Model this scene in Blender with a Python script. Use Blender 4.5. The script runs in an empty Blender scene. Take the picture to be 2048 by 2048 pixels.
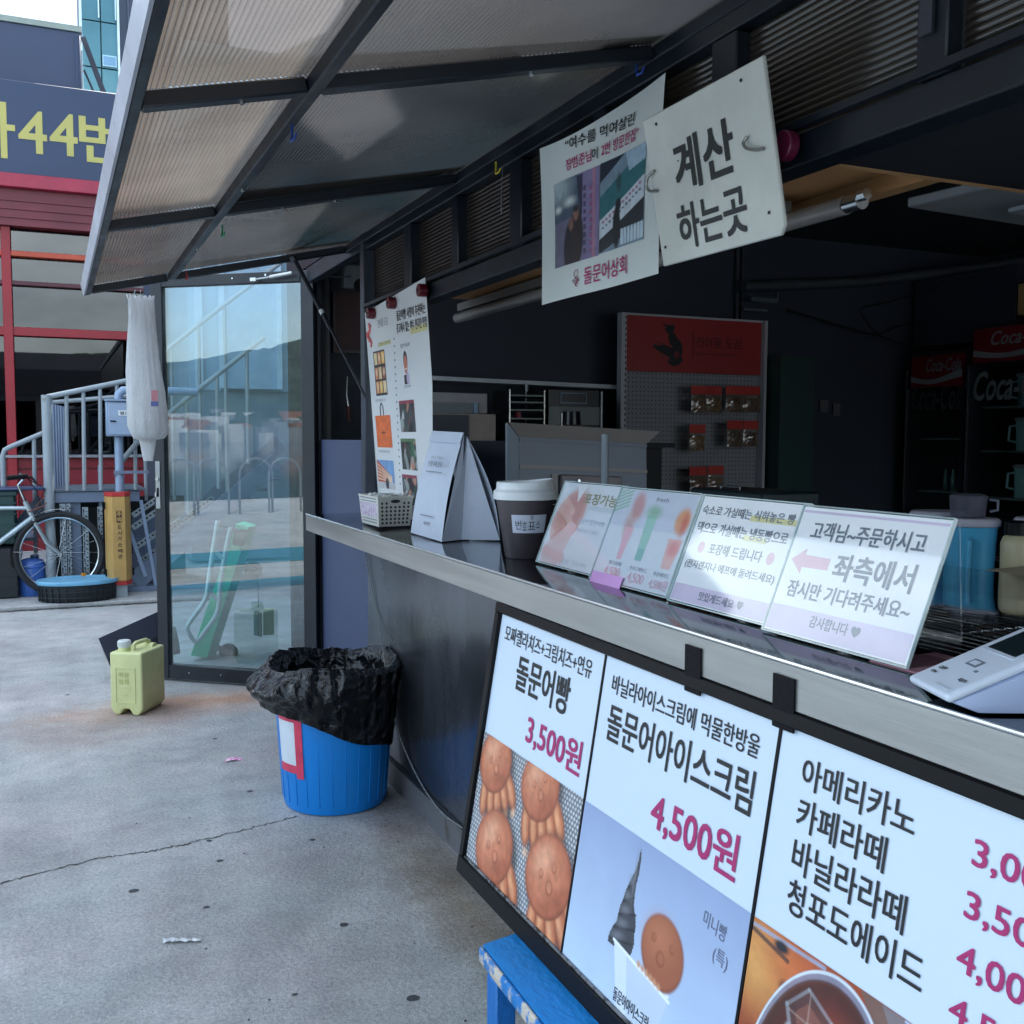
import bpy, bmesh, math, random
import numpy as np
from mathutils import Vector, Matrix, noise
random.seed(7); np.random.seed(7)
R=math.radians
sc=bpy.context.scene
COL=sc.collection
# ------------------------------------------------------------------ camera
FPX=2050.0; CAMH=1.25; YAW=R(-24.1); PITCH=R(-4.15); ROLL=R(0.2)
fw=Vector((math.sin(-YAW)*math.cos(PITCH),math.cos(YAW)*math.cos(PITCH),math.sin(PITCH)))
rt=Vector((math.cos(YAW),math.sin(YAW),0)); up=rt.cross(fw)
c_,s_=math.cos(ROLL),math.sin(ROLL)
rt2=c_*rt+s_*up; up2=c_*up-s_*rt
CAM=Vector((0,0,CAMH))
cd=bpy.data.cameras.new('camera'); cam=bpy.data.objects.new('camera',cd); COL.objects.link(cam)
m=Matrix((rt2,up2,-fw)).transposed().to_4x4(); m.translation=CAM; cam.matrix_world=m
cd.sensor_width=36; cd.lens=36*FPX/2048; cd.clip_end=3000; cd.clip_start=0.02
sc.camera=cam
def at(u,v,x=None,y=None,z=None):
    """world point of a measured direction on a plane of known x, y or z"""
    d=rt2*((u-1024)/FPX)+up2*((1024-v)/FPX)+fw
    if x is not None: t=(x-CAM.x)/d.x
    elif y is not None: t=(y-CAM.y)/d.y
    else: t=(z-CAM.z)/d.z
    return CAM+d*t
# ------------------------------------------------------------------ world, sun, exposure
SUN_DIR=Vector((0.62,0.42,0.95)).normalized()
SUN_EL=math.asin(SUN_DIR.z); SUN_AZ=math.atan2(SUN_DIR.x,SUN_DIR.y)
w=bpy.data.worlds.new('World'); sc.world=w; w.use_nodes=True
nt=w.node_tree; nt.nodes.clear()
out=nt.nodes.new('ShaderNodeOutputWorld'); bg=nt.nodes.new('ShaderNodeBackground')
sky=nt.nodes.new('ShaderNodeTexSky'); sky.sky_type='NISHITA'; sky.sun_disc=False
sky.sun_elevation=SUN_EL; sky.sun_rotation=SUN_AZ; sky.dust_density=2.2; sky.ozone_density=.35
tc=nt.nodes.new('ShaderNodeTexCoord'); mp=nt.nodes.new('ShaderNodeMapping'); mp.inputs['Scale'].default_value=(1,1,2.2); mp.inputs['Location'].default_value=(.35,.2,.1)
nz=nt.nodes.new('ShaderNodeTexNoise'); nz.inputs['Scale'].default_value=1.7; nz.inputs['Detail'].default_value=8; nz.inputs['Roughness'].default_value=.58
rp=nt.nodes.new('ShaderNodeValToRGB'); rp.color_ramp.elements[0].position=.46; rp.color_ramp.elements[1].position=.66
mx=nt.nodes.new('ShaderNodeMixRGB'); mx.inputs['Color2'].default_value=(8.6,9.7,10.2,1)
nt.links.new(tc.outputs['Generated'],mp.inputs[0]); nt.links.new(mp.outputs[0],nz.inputs['Vector']); nt.links.new(nz.outputs['Fac'],rp.inputs[0])
nt.links.new(rp.outputs[0],mx.inputs['Fac']); nt.links.new(sky.outputs[0],mx.inputs['Color1']); nt.links.new(mx.outputs[0],bg.inputs[0])
bg.inputs[1].default_value=.15; nt.links.new(bg.outputs[0],out.inputs[0])
sd=bpy.data.lights.new('sun','SUN'); sun=bpy.data.objects.new('sun',sd); COL.objects.link(sun)
sd.energy=2.2; sd.angle=R(.55); sd.color=(1,.95,.87)
sun.rotation_euler=SUN_DIR.to_track_quat('Z','Y').to_euler()
sc.view_settings.view_transform='Standard'; sc.view_settings.look='None'; sc.view_settings.exposure=1.72; sc.view_settings.gamma=1
sc.render.engine='CYCLES'; sc.cycles.max_bounces=8; sc.cycles.transparent_max_bounces=16; sc.cycles.transmission_bounces=6; sc.cycles.caustics_reflective=False; sc.cycles.caustics_refractive=False
sc.cycles.sample_clamp_indirect=6
# ------------------------------------------------------------------ materials
def lin(c): 
    c=c/255; return c/12.92 if c<=.04045 else ((c+.055)/1.055)**2.4
def L(r,g,b): return (lin(r),lin(g),lin(b))
MATS={}
def M(name,col,rough=.55,metal=0,var=.12,scale=4,bump=0,bscale=60,spec=.5,aniso=None,coat=0,rvar=0):
    if name in MATS: return MATS[name]
    mt=bpy.data.materials.new(name); mt.use_nodes=True; t=mt.node_tree; b=t.nodes['Principled BSDF']
    b.inputs['Roughness'].default_value=rough; b.inputs['Metallic'].default_value=metal
    b.inputs['Specular IOR Level'].default_value=spec
    if coat: b.inputs['Coat Weight'].default_value=coat
    co=t.nodes.new('ShaderNodeTexCoord'); mpn=t.nodes.new('ShaderNodeMapping'); t.links.new(co.outputs['Object'],mpn.inputs[0])
    if aniso: mpn.inputs['Scale'].default_value=aniso
    n=t.nodes.new('ShaderNodeTexNoise'); n.inputs['Scale'].default_value=scale; n.inputs['Detail'].default_value=7; n.inputs['Roughness'].default_value=.65
    t.links.new(mpn.outputs[0],n.inputs['Vector'])
    r=t.nodes.new('ShaderNodeValToRGB'); e=r.color_ramp.elements
    lo=[max(0,c*(1-var*1.6)) for c in col]; hi=[min(1,c*(1+var)) for c in col]
    e[0].position=.3; e[0].color=(*lo,1); e[1].position=.72; e[1].color=(*hi,1)
    t.links.new(n.outputs['Fac'],r.inputs[0]); t.links.new(r.outputs[0],b.inputs['Base Color'])
    if rvar:
        mr=t.nodes.new('ShaderNodeMapRange'); mr.inputs['To Min'].default_value=max(0,rough-rvar); mr.inputs['To Max'].default_value=min(1,rough+rvar)
        mr.inputs['From Min'].default_value=.3; mr.inputs['From Max'].default_value=.7
        t.links.new(n.outputs['Fac'],mr.inputs['Value']); t.links.new(mr.outputs[0],b.inputs['Roughness'])
    if bump:
        n2=t.nodes.new('ShaderNodeTexNoise'); n2.inputs['Scale'].default_value=bscale; n2.inputs['Detail'].default_value=5
        t.links.new(mpn.outputs[0],n2.inputs['Vector'])
        bp=t.nodes.new('ShaderNodeBump'); bp.inputs['Strength'].default_value=bump; bp.inputs['Distance'].default_value=.01
        t.links.new(n2.outputs['Fac'],bp.inputs['Height']); t.links.new(bp.outputs[0],b.inputs['Normal'])
    MATS[name]=mt; return mt
def M_wear(name,col,wear,pos=.6,scale=9,rough=.5,width=.05,bump=.2,aniso=None,mid=None):
    mt=M(name,col,rough,0,.12,3,bump,70,aniso=aniso); t=mt.node_tree; b=t.nodes['Principled BSDF']
    src=b.inputs['Base Color'].links[0].from_socket
    co=[x for x in t.nodes if x.type=='MAPPING'][0]
    n=t.nodes.new('ShaderNodeTexNoise'); n.inputs['Scale'].default_value=scale; n.inputs['Detail'].default_value=9; n.inputs['Roughness'].default_value=.7
    t.links.new(co.outputs[0],n.inputs['Vector'])
    r=t.nodes.new('ShaderNodeValToRGB'); r.color_ramp.elements[0].position=pos; r.color_ramp.elements[1].position=pos+width
    t.links.new(n.outputs['Fac'],r.inputs[0])
    x=t.nodes.new('ShaderNodeMixRGB'); x.inputs['Color2'].default_value=(*wear,1)
    t.links.new(r.outputs[0],x.inputs['Fac']); t.links.new(src,x.inputs['Color1']); t.links.new(x.outputs[0],b.inputs['Base Color'])
    return mt
def M_glass(name,tint,refl=.3,rough=.01,dif=None):
    mt=bpy.data.materials.new(name); mt.use_nodes=True; t=mt.node_tree; t.nodes.clear()
    o=t.nodes.new('ShaderNodeOutputMaterial'); tr=t.nodes.new('ShaderNodeBsdfTransparent'); tr.inputs[0].default_value=(*tint,1)
    gl=t.nodes.new('ShaderNodeBsdfGlossy'); gl.inputs['Roughness'].default_value=rough
    fr=t.nodes.new('ShaderNodeLayerWeight'); fr.inputs['Blend'].default_value=.5
    pw=t.nodes.new('ShaderNodeMath'); pw.operation='POWER'; pw.inputs[1].default_value=4.5; t.links.new(fr.outputs['Facing'],pw.inputs[0])
    mr=t.nodes.new('ShaderNodeMapRange'); mr.inputs['To Min'].default_value=refl; mr.inputs['To Max'].default_value=.95
    t.links.new(pw.outputs[0],mr.inputs['Value'])
    mxx=t.nodes.new('ShaderNodeMixShader'); t.links.new(mr.outputs[0],mxx.inputs[0]); t.links.new(tr.outputs[0],mxx.inputs[1]); t.links.new(gl.outputs[0],mxx.inputs[2])
    last=mxx
    if dif:
        d=t.nodes.new('ShaderNodeBsdfDiffuse'); d.inputs[0].default_value=(*dif[1],1); m2=t.nodes.new('ShaderNodeMixShader'); m2.inputs[0].default_value=dif[0]
        t.links.new(mxx.outputs[0],m2.inputs[1]); t.links.new(d.outputs[0],m2.inputs[2]); last=m2
    t.links.new(last.outputs[0],o.inputs[0]); MATS[name]=mt; return mt
def M_poly(name,col,dens=.7,gloss=.12,rough=.25):
    """translucent sheet"""
    mt=bpy.data.materials.new(name); mt.use_nodes=True; t=mt.node_tree; t.nodes.clear()
    o=t.nodes.new('ShaderNodeOutputMaterial')
    co=t.nodes.new('ShaderNodeTexCoord'); n=t.nodes.new('ShaderNodeTexNoise'); n.inputs['Scale'].default_value=2.2; n.inputs['Detail'].default_value=8
    t.links.new(co.outputs['Object'],n.inputs['Vector'])
    r=t.nodes.new('ShaderNodeValToRGB'); r.color_ramp.elements[0].position=.3; r.color_ramp.elements[1].position=.75
    r.color_ramp.elements[0].color=(*[c*.6 for c in col],1); r.color_ramp.elements[1].color=(*[min(1,c*1.15) for c in col],1)
    t.links.new(n.outputs['Fac'],r.inputs[0])
    tl=t.nodes.new('ShaderNodeBsdfTranslucent'); df=t.nodes.new('ShaderNodeBsdfDiffuse'); gl=t.nodes.new('ShaderNodeBsdfGlossy'); gl.inputs['Roughness'].default_value=rough
    tr=t.nodes.new('ShaderNodeBsdfTransparent'); tr.inputs[0].default_value=(*[min(1,c*1.3) for c in col],1)
    t.links.new(r.outputs[0],tl.inputs[0]); t.links.new(r.outputs[0],df.inputs[0])
    a=t.nodes.new('ShaderNodeMixShader'); a.inputs[0].default_value=.22; t.links.new(tl.outputs[0],a.inputs[1]); t.links.new(df.outputs[0],a.inputs[2])
    b=t.nodes.new('ShaderNodeMixShader'); b.inputs[0].default_value=1-dens; t.links.new(a.outputs[0],b.inputs[1]); t.links.new(tr.outputs[0],b.inputs[2])
    c=t.nodes.new('ShaderNodeMixShader'); c.inputs[0].default_value=gloss; t.links.new(b.outputs[0],c.inputs[1]); t.links.new(gl.outputs[0],c.inputs[2])
    t.links.new(c.outputs[0],o.inputs[0]); MATS[name]=mt; return mt
def M_print(name='printed paper',rough=.45,coat=0):
    mt=bpy.data.materials.new(name); mt.use_nodes=True; t=mt.node_tree; b=t.nodes['Principled BSDF']
    a=t.nodes.new('ShaderNodeAttribute'); a.attribute_name='Col'; t.links.new(a.outputs['Color'],b.inputs['Base Color']); b.inputs['Roughness'].default_value=rough
    MATS[name]=mt; return mt
PRINT=M_print()
# ------------------------------------------------------------------ geometry helpers
class B:
    def __init__(s): s.v=[]; s.f=[]
    def add(s,vs,fs):
        k=len(s.v); s.v+= [tuple(p) for p in vs]; s.f+=[tuple(i+k for i in q) for q in fs]; return s
    def box(s,a,b):
        x0,y0,z0=a; x1,y1,z1=b
        return s.add([(x0,y0,z0),(x1,y0,z0),(x1,y1,z0),(x0,y1,z0),(x0,y0,z1),(x1,y0,z1),(x1,y1,z1),(x0,y1,z1)],
          [(0,3,2,1),(4,5,6,7),(0,1,5,4),(1,2,6,5),(2,3,7,6),(3,0,4,7)])
    def obox(s,o,u,v,w_):
        """box from corner o with edge vectors"""
        o,u,v,w_=map(Vector,(o,u,v,w_)); P=[o,o+u,o+u+v,o+v]; P+= [p+w_ for p in P]
        fs=[(0,3,2,1),(4,5,6,7),(0,1,5,4),(1,2,6,5),(2,3,7,6),(3,0,4,7)]
        if u.cross(v).dot(w_)<0: fs=[q[::-1] for q in fs]
        return s.add(P,fs)
    def bar(s,p,q,w1,w2,upv=(0,0,1)):
        p,q=Vector(p),Vector(q); d=(q-p); n=d.normalized(); a=n.cross(Vector(upv))
        if a.length<1e-4: a=n.cross(Vector((0,1,0)))
        a.normalize(); b=a.cross(n).normalized()
        return s.obox(p-a*w1/2-b*w2/2,a*w1,b*w2,d)
    def tube(s,pts,r,n=10,closed=False,caps=True):
        pts=[Vector(p) for p in pts]; N=len(pts); rs=r if isinstance(r,(list,tuple)) else [r]*N
        k=len(s.v); prev=None
        for i,p in enumerate(pts):
            if closed: t=(pts[(i+1)%N]-pts[i-1])
            else: t=(pts[min(i+1,N-1)]-pts[max(i-1,0)])
            t.normalize()
            if prev is None:
                a=t.cross(Vector((0,0,1))); 
                if a.length<.1: a=t.cross(Vector((1,0,0)))
            else: a=prev-t*prev.dot(t)
            a.normalize(); prev=a; b=t.cross(a)
            for j in range(n):
                g=2*math.pi*j/n; s.v.append(tuple(p+(a*math.cos(g)+b*math.sin(g))*rs[i]))
        M_=N if closed else N-1
        for i in range(M_):
            for j in range(n):
                i2=(i+1)%N
                s.f.append((k+i*n+j,k+i*n+(j+1)%n,k+i2*n+(j+1)%n,k+i2*n+j))
        if caps and not closed:
            s.f.append(tuple(k+j for j in range(n))[::-1]); s.f.append(tuple(k+(N-1)*n+j for j in range(n)))
        return s
    def lathe(s,c,prof,n=32,caps=True):
        c=Vector(c); k=len(s.v)
        for r,z in prof:
            for j in range(n):
                g=2*math.pi*j/n; s.v.append((c.x+r*math.cos(g),c.y+r*math.sin(g),c.z+z))
        for i in range(len(prof)-1):
            for j in range(n): s.f.append((k+i*n+j,k+i*n+(j+1)%n,k+(i+1)*n+(j+1)%n,k+(i+1)*n+j))
        if caps:
            s.f.append(tuple(k+j for j in range(n))[::-1]); s.f.append(tuple(k+(len(prof)-1)*n+j for j in range(n)))
        return s
    def poly(s,pts,ext=None):
        pts=[Vector(p) for p in pts]; n=len(pts)
        if ext is None: return s.add(pts,[tuple(range(n))])
        e=Vector(ext); 
        return s.add(pts+[p+e for p in pts],[tuple(range(n))[::-1],tuple(range(n,2*n))]+[(i,(i+1)%n,n+(i+1)%n,n+i) for i in range(n)])
    def grid(s,nx,ny,fn):
        k=len(s.v)
        for j in range(ny+1):
            for i in range(nx+1): s.v.append(tuple(fn(i/nx,j/ny)))
        for j in range(ny):
            for i in range(nx):
                a=k+j*(nx+1)+i; s.f.append((a,a+1,a+nx+2,a+nx+1))
        return s
def wloc(p):
    v=Vector((0,0,0))
    while p: v+=p.location; p=p.parent
    return v
def obj(name,b,mat,parent=None,bevel=0,smooth=40,seg=1,fix=True):
    me=bpy.data.meshes.new(name); off=wloc(parent)
    v=[(p[0]-off.x,p[1]-off.y,p[2]-off.z) for p in b.v]
    me.from_pydata(v,[],b.f)
    bm=bmesh.new(); bm.from_mesh(me)
    if fix: bmesh.ops.recalc_face_normals(bm,faces=bm.faces)
    if bevel:
        es=[e for e in bm.edges if len(e.link_faces)==2 and e.calc_face_angle(0)>.6]
        bmesh.ops.bevel(bm,geom=es,offset=bevel,segments=seg,affect='EDGES',profile=.6,clamp_overlap=True)
    bm.to_mesh(me); bm.free()
    if smooth:
        me.polygons.foreach_set('use_smooth',[True]*len(me.polygons)); me.set_sharp_from_angle(angle=R(smooth))
    me.materials.append(mat)
    o=bpy.data.objects.new(name,me); COL.objects.link(o); o.parent=parent
    return o
def thing(name,label,cat,loc=(0,0,0),group=None):
    o=bpy.data.objects.new(name,None); COL.objects.link(o); o.location=loc; o.empty_display_size=.1
    o['label']=label; o['category']=cat
    if group: o['group']=group
    return o
def tag(o,label,cat,group=None):
    o['label']=label; o['category']=cat
    if group: o['group']=group
    return o
def struct(name,b,mat,**k):
    o=obj(name,b,mat,None,**k); o['kind']='structure'; return o
def stuff(name,b,mat,parent=None,label=None,**k):
    o=obj(name,b,mat,parent,**k); o['kind']='stuff'
    if label: o['label']=label
    return o
FC=bpy.data.curves.new('font_tool','FONT'); FO=bpy.data.objects.new('font_tool',FC); COL.objects.link(FO)
def glyphs(body,bold=0,spacing=1.0,shear=0):
    FC.body=body; FC.size=1; FC.offset=0; FC.space_character=spacing; FC.shear=shear; FC.resolution_u=3
    me=FO.to_mesh()
    vs=np.array([v.co[:] for v in me.vertices]); fs=[tuple(p.vertices) for p in me.polygons]
    FO.to_mesh_clear(); return vs,fs
class Fr:
    """flat frame: origin, right and up directions"""
    def __init__(s,o,u,v): s.o=Vector(o); s.u=Vector(u).normalized(); v=Vector(v); v=v-s.u*v.dot(s.u); s.v=v.normalized(); s.n=s.u.cross(s.v)
    def p(s,x,y,e=0): return s.o+s.u*x+s.v*y+s.n*e
def text(items,fr,mat,parent,eps=.0012,name='lettering',bend=None):
    """items: (body,x0,y0,w,h[,bold,shear,rot])"""
    b=B()
    for it in items:
        body,x0,y0,w_,h_=it[:5]; bold=it[5] if len(it)>5 else .02; sh=it[6] if len(it)>6 else 0; dy=it[7] if len(it)>7 else 0
        vs,fs=glyphs(body,bold,1.0,sh)
        if len(vs)==0: continue
        mn=vs.min(0); mxv=vs.max(0); sx=w_/max(1e-6,(mxv[0]-mn[0])); sy=h_/max(1e-6,(mxv[1]-mn[1]))
        d=bold*.55; cp=[(0,0)] if d<.004 else [(-d,-d),(d,-d),(d,d),(-d,d)]
        for kk,(ox,oy) in enumerate(cp):
            P=[]
            for q in vs:
                X=x0+(q[0]-mn[0]+ox)*sx; Y=y0+(q[1]-mn[1]+oy)*sy+dy*(q[0]-mn[0])*sx/w_
                e=eps+(bend(X,Y) if bend else 0)+kk*.00012
                P.append(fr.p(X,Y,e))
            b.add(P,fs)
    return obj(name,b,mat,parent,smooth=0,fix=False)
def sst(a,b,x): 
    t=np.clip((x-a)/(b-a),0,1); return t*t*(3-2*t)
class Can:
    """numpy painter for printed pictures, X right, Y up in real proportions"""
    def __init__(s,w_,h_,nx,ny,base):
        s.w,s.h,s.nx,s.ny=w_,h_,nx,ny; x=np.linspace(0,w_,nx+1); y=np.linspace(0,h_,ny+1)
        s.X,s.Y=np.meshgrid(x,y); s.c=np.zeros(s.X.shape+(3,)); s.c[:]=L(*base); s.px=w_/nx
    def mix(s,m,col): 
        col=np.array(L(*col)) if not isinstance(col,np.ndarray) else col
        s.c=s.c*(1-m[...,None])+col*m[...,None]
    def ell(s,x,y,a,b,col,rot=0,soft=None,al=1):
        c,q=math.cos(rot),math.sin(rot); dx=s.X-x; dy=s.Y-y; u=(dx*c+dy*q)/a; v=(-dx*q+dy*c)/b
        d=np.sqrt(u*u+v*v); sf=(soft if soft else s.px*1.2)/min(a,b); s.mix(al*(1-sst(1-sf,1+sf,d)),col); return d
    def poly(s,pts,col,al=1):
        ins=np.zeros(s.X.shape,bool); n=len(pts)
        for i in range(n):
            x1,y1=pts[i]; x2,y2=pts[(i+1)%n]
            cnd=((y1>s.Y)!=(y2>s.Y)); xx=(x2-x1)*(s.Y-y1)/((y2-y1) if y2!=y1 else 1e-9)+x1
            ins^=cnd&(s.X<xx)
        s.mix(ins*al*1.0,col)
    def rect(s,x0,y0,x1,y1,col,al=1): s.mix(al*((s.X>=x0)&(s.X<=x1)&(s.Y>=y0)&(s.Y<=y1))*1.0,col)
    def line(s,x0,y0,x1,y1,wd,col,al=1):
        dx,dy=x1-x0,y1-y0; t=np.clip(((s.X-x0)*dx+(s.Y-y0)*dy)/(dx*dx+dy*dy+1e-12),0,1)
        d=np.hypot(s.X-x0-t*dx,s.Y-y0-t*dy); s.mix(al*(1-sst(wd*.5-s.px*.5,wd*.5+s.px*.6,d)),col)
    def noise(s,amt,sc_,seed=0):
        rg=np.random.RandomState(seed); n=np.zeros(s.X.shape)
        for k in range(4):
            gx=max(2,int(s.w*sc_*2**k)+2); gy=max(2,int(s.h*sc_*2**k)+2); g=rg.rand(gy,gx)
            fx=s.X/s.w*(gx-1.001); fy=s.Y/s.h*(gy-1.001); ix=fx.astype(int); iy=fy.astype(int); tx=sst(0,1,fx-ix); ty=sst(0,1,fy-iy)
            n+=((g[iy,ix]*(1-tx)+g[iy,ix+1]*tx)*(1-ty)+(g[iy+1,ix]*(1-tx)+g[iy+1,ix+1]*tx)*ty-.5)/2**k
        s.c*=np.clip(1+amt*n,0,3)[...,None]; return n
    def build(s,name,fr,x0,y0,parent,eps=.0006,bend=None,mat=None):
        b=B(); nx,ny=s.nx,s.ny
        b.grid(nx,ny,lambda i,j: fr.p(x0+i*s.w,y0+j*s.h,eps+(bend(x0+i*s.w,y0+j*s.h) if bend else 0)))
        o=obj(name,b,mat or PRINT,parent,smooth=0,fix=False); me=o.data
        a=me.color_attributes.new('Col','FLOAT_COLOR','POINT'); cc=np.ones((s.X.size,4),dtype=np.float32); cc[:,:3]=np.clip(s.c.reshape(-1,3),0,1)
        a.data.foreach_set('color',cc.ravel()); return o
# ------------------------------------------------------------------ palette
navy=M('painted dark steel',L(18,26,36),.42,0,.18,6,.05,80,rvar=.12)
black=M('black paint',L(8,10,14),.4,0,.2,8,.04,60,spec=.18)
alu=M('grey aluminium',L(150,154,162),.38,.75,.15,5,.08,90,rvar=.1)
steel=M('brushed stainless',L(170,170,168),.24,1,.08,14,.06,160,aniso=(1,.06,1),rvar=.1)
steelface=M('brushed stainless fascia',L(176,178,176),.36,.8,.10,34,.04,420,aniso=(1,.05,1),rvar=.05)
steelpanel=M('stained stainless',L(118,124,134),.24,.9,.28,2.4,.12,18,aniso=(1,.7,.25),rvar=.13)
white=M('white board',L(222,226,228),.4,0,.03,3)
paper=M('white paper',L(226,230,234),.5,0,.03,3)
agedwhite=M_wear('aged white board',L(205,210,205),L(150,150,140),.66,7,.4,.2,.05)
ink=M('black ink',L(22,26,32),.45,0,.1,9)
magenta=M('magenta ink',L(168,36,104),.45,0,.06,5)
greyink=M('grey ink',L(112,122,136),.5,0,.05,5)
dark=M('dark interior paint',L(30,33,40),.6,0,.2,3,.05)
# ================================================================== SETTING
def concrete():
    mt=bpy.data.materials.new('worn concrete'); mt.use_nodes=True; t=mt.node_tree; b=t.nodes['Principled BSDF']; b.inputs['Roughness'].default_value=.82
    b.inputs['Specular IOR Level'].default_value=.35
    g=t.nodes.new('ShaderNodeNewGeometry')
    def N(sc_,d=6,ro=.6,st=None):
        n=t.nodes.new('ShaderNodeTexNoise'); n.inputs['Scale'].default_value=sc_; n.inputs['Detail'].default_value=d; n.inputs['Roughness'].default_value=ro
        t.links.new(g.outputs['Position'],n.inputs['Vector']); return n
    def ramp(n,a,b_,ca,cb,out='Fac'):
        r=t.nodes.new('ShaderNodeValToRGB'); e=r.color_ramp.elements; e[0].position=a; e[1].position=b_; e[0].color=(*ca,1); e[1].color=(*cb,1); t.links.new(n.outputs[out],r.inputs[0]); return r
    def mul(a,b_,f=1,mode='MULTIPLY'):
        x=t.nodes.new('ShaderNodeMixRGB'); x.blend_type=mode; x.inputs[0].default_value=f
        t.links.new(a.outputs[0],x.inputs[1]); t.links.new(b_.outputs[0],x.inputs[2]); return x
    big=ramp(N(.9,7),.3,.72,(.37,.38,.375),(.56,.565,.55))
    mid=ramp(N(5,8,.7),.3,.7,(.78,.78,.79),(1.1,1.09,1.08))
    fine=ramp(N(95,6,.75),.28,.66,(.36,.36,.37),(1.3,1.3,1.3))
    grit=ramp(N(300,3,.7),.3,.7,(.72,.72,.73),(1.22,1.22,1.21))
    v=t.nodes.new('ShaderNodeTexVoronoi'); v.inputs['Scale'].default_value=38; t.links.new(g.outputs['Position'],v.inputs['Vector'])
    pit=ramp(v,.05,.13,(.55,.55,.56),(1,1,1),'Distance')
    hue=ramp(N(1.6,4),.36,.66,(1.02,.965,.985),(.965,1.0,.99))
    blot=ramp(N(2.6,9,.72),.36,.62,(.70,.70,.70),(1.06,1.06,1.05)); drip=ramp(N(7.5,5,.8),.62,.74,(1,1,1),(.66,.66,.67))
    x=mul(big,mid); x=mul(x,blot,.75); x=mul(x,drip,.5); x=mul(x,fine,.62); x=mul(x,grit,.55); x=mul(x,pit,.35); x=mul(x,hue)
    # rusty run-off by the door and the counter, and a darker grey band along the counter foot
    sx=t.nodes.new('ShaderNodeSeparateXYZ'); t.links.new(g.outputs['Position'],sx.inputs[0])
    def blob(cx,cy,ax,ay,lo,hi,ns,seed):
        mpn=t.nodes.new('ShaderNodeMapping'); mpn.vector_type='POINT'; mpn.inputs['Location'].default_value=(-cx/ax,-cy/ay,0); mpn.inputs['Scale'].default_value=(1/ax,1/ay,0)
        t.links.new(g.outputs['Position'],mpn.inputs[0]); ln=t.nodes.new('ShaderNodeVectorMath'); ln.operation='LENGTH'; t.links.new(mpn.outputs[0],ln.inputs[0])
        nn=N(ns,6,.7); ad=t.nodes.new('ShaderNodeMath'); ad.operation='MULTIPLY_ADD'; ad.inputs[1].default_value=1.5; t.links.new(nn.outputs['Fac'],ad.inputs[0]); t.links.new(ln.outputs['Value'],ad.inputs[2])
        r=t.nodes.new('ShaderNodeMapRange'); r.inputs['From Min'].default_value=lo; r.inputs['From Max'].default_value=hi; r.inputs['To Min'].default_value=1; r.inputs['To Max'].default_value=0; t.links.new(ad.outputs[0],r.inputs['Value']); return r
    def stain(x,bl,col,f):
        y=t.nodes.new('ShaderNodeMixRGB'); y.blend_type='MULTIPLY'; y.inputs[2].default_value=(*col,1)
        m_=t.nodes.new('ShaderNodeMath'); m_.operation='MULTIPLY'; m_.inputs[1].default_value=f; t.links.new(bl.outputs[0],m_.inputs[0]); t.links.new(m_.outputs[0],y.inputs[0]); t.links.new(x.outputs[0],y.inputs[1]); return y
    x=stain(x,blob(.62,4.95,.75,.3,.9,1.75,4,1),(1.25,.74,.5),.9)
    x=stain(x,blob(.15,4.7,.5,.45,.9,1.7,3,1),(1.05,.82,.74),.7)
    x=stain(x,blob(.98,2.5,.14,.7,.8,1.9,5,1),(.95,.72,.5),.75)
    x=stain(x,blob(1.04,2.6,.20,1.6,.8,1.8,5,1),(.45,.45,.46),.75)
    t.links.new(x.outputs[0],b.inputs['Base Color'])
    def bp(h,st,prev=None,ds=.01):
        q=t.nodes.new('ShaderNodeBump'); q.inputs['Strength'].default_value=st; q.inputs['Distance'].default_value=ds; t.links.new(h,q.inputs['Height'])
        if prev: t.links.new(prev.outputs[0],q.inputs['Normal'])
        return q
    q=bp(N(60,6,.7).outputs['Fac'],.55,None,.012); q=bp(N(210,4,.6).outputs['Fac'],.45,q,.004)
    t.links.new(q.outputs[0],b.inputs['Normal']); return mt
CONC=concrete()
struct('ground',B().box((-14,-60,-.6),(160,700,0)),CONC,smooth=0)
watermat=M('harbour water',L(38,66,84),.06,0,.1,.1,.35,.8)
struct('water',B().add([(-1500,-1500,-.9),(-14,-1500,-.9),(-14,1500,-.9),(-1500,1500,-.9)],[(0,1,2,3)]),watermat,smooth=0)
struct('seabed_apron',B().add([(-14,-1500,-.5),(160,-1500,-.5),(160,-60,-.5),(-14,-60,-.5)],[(0,1,2,3)]),CONC,smooth=0)
# groove and step between the yard slabs (far slab raised a little)
struct('pavement_slab',B().box((-9,8.08,0.002),(1.13,60,.03)),CONC,smooth=0,bevel=.006)
crackm=M('crack shadow line',L(58,60,62),.95,0,.3,30)
def ribbon(pts,wd,z,jit,n=60,seed=1):
    rg=random.Random(seed); P=[]
    for i in range(n+1):
        t=i/n*(len(pts)-1); k=min(int(t),len(pts)-2); f=t-k; a,b2=Vector(pts[k]),Vector(pts[k+1]); p=a.lerp(b2,f)
        p.x+=rg.gauss(0,jit)*.4; p.y+=rg.gauss(0,jit); P.append(p)
    b=B(); vs=[]
    for i,p in enumerate(P):
        ww=wd*(.35+rg.random()*1.1); d=(P[min(i+1,n)]-P[max(i-1,0)]).normalized(); q=Vector((-d.y,d.x,0))*ww/2
        vs+= [(p.x+q.x,p.y+q.y,z),(p.x-q.x,p.y-q.y,z)]
    b.add(vs,[(2*i,2*i+1,2*i+3,2*i+2) for i in range(n)]); return b
struct('ground_crack',ribbon([(-.75,3.02,0),(-.167,3.127,0),(.089,3.202,0),(.25,3.19,0),(.413,3.225,0),(.70,3.30,0)],.0055,.0015,.0045,130),crackm,smooth=0)
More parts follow.
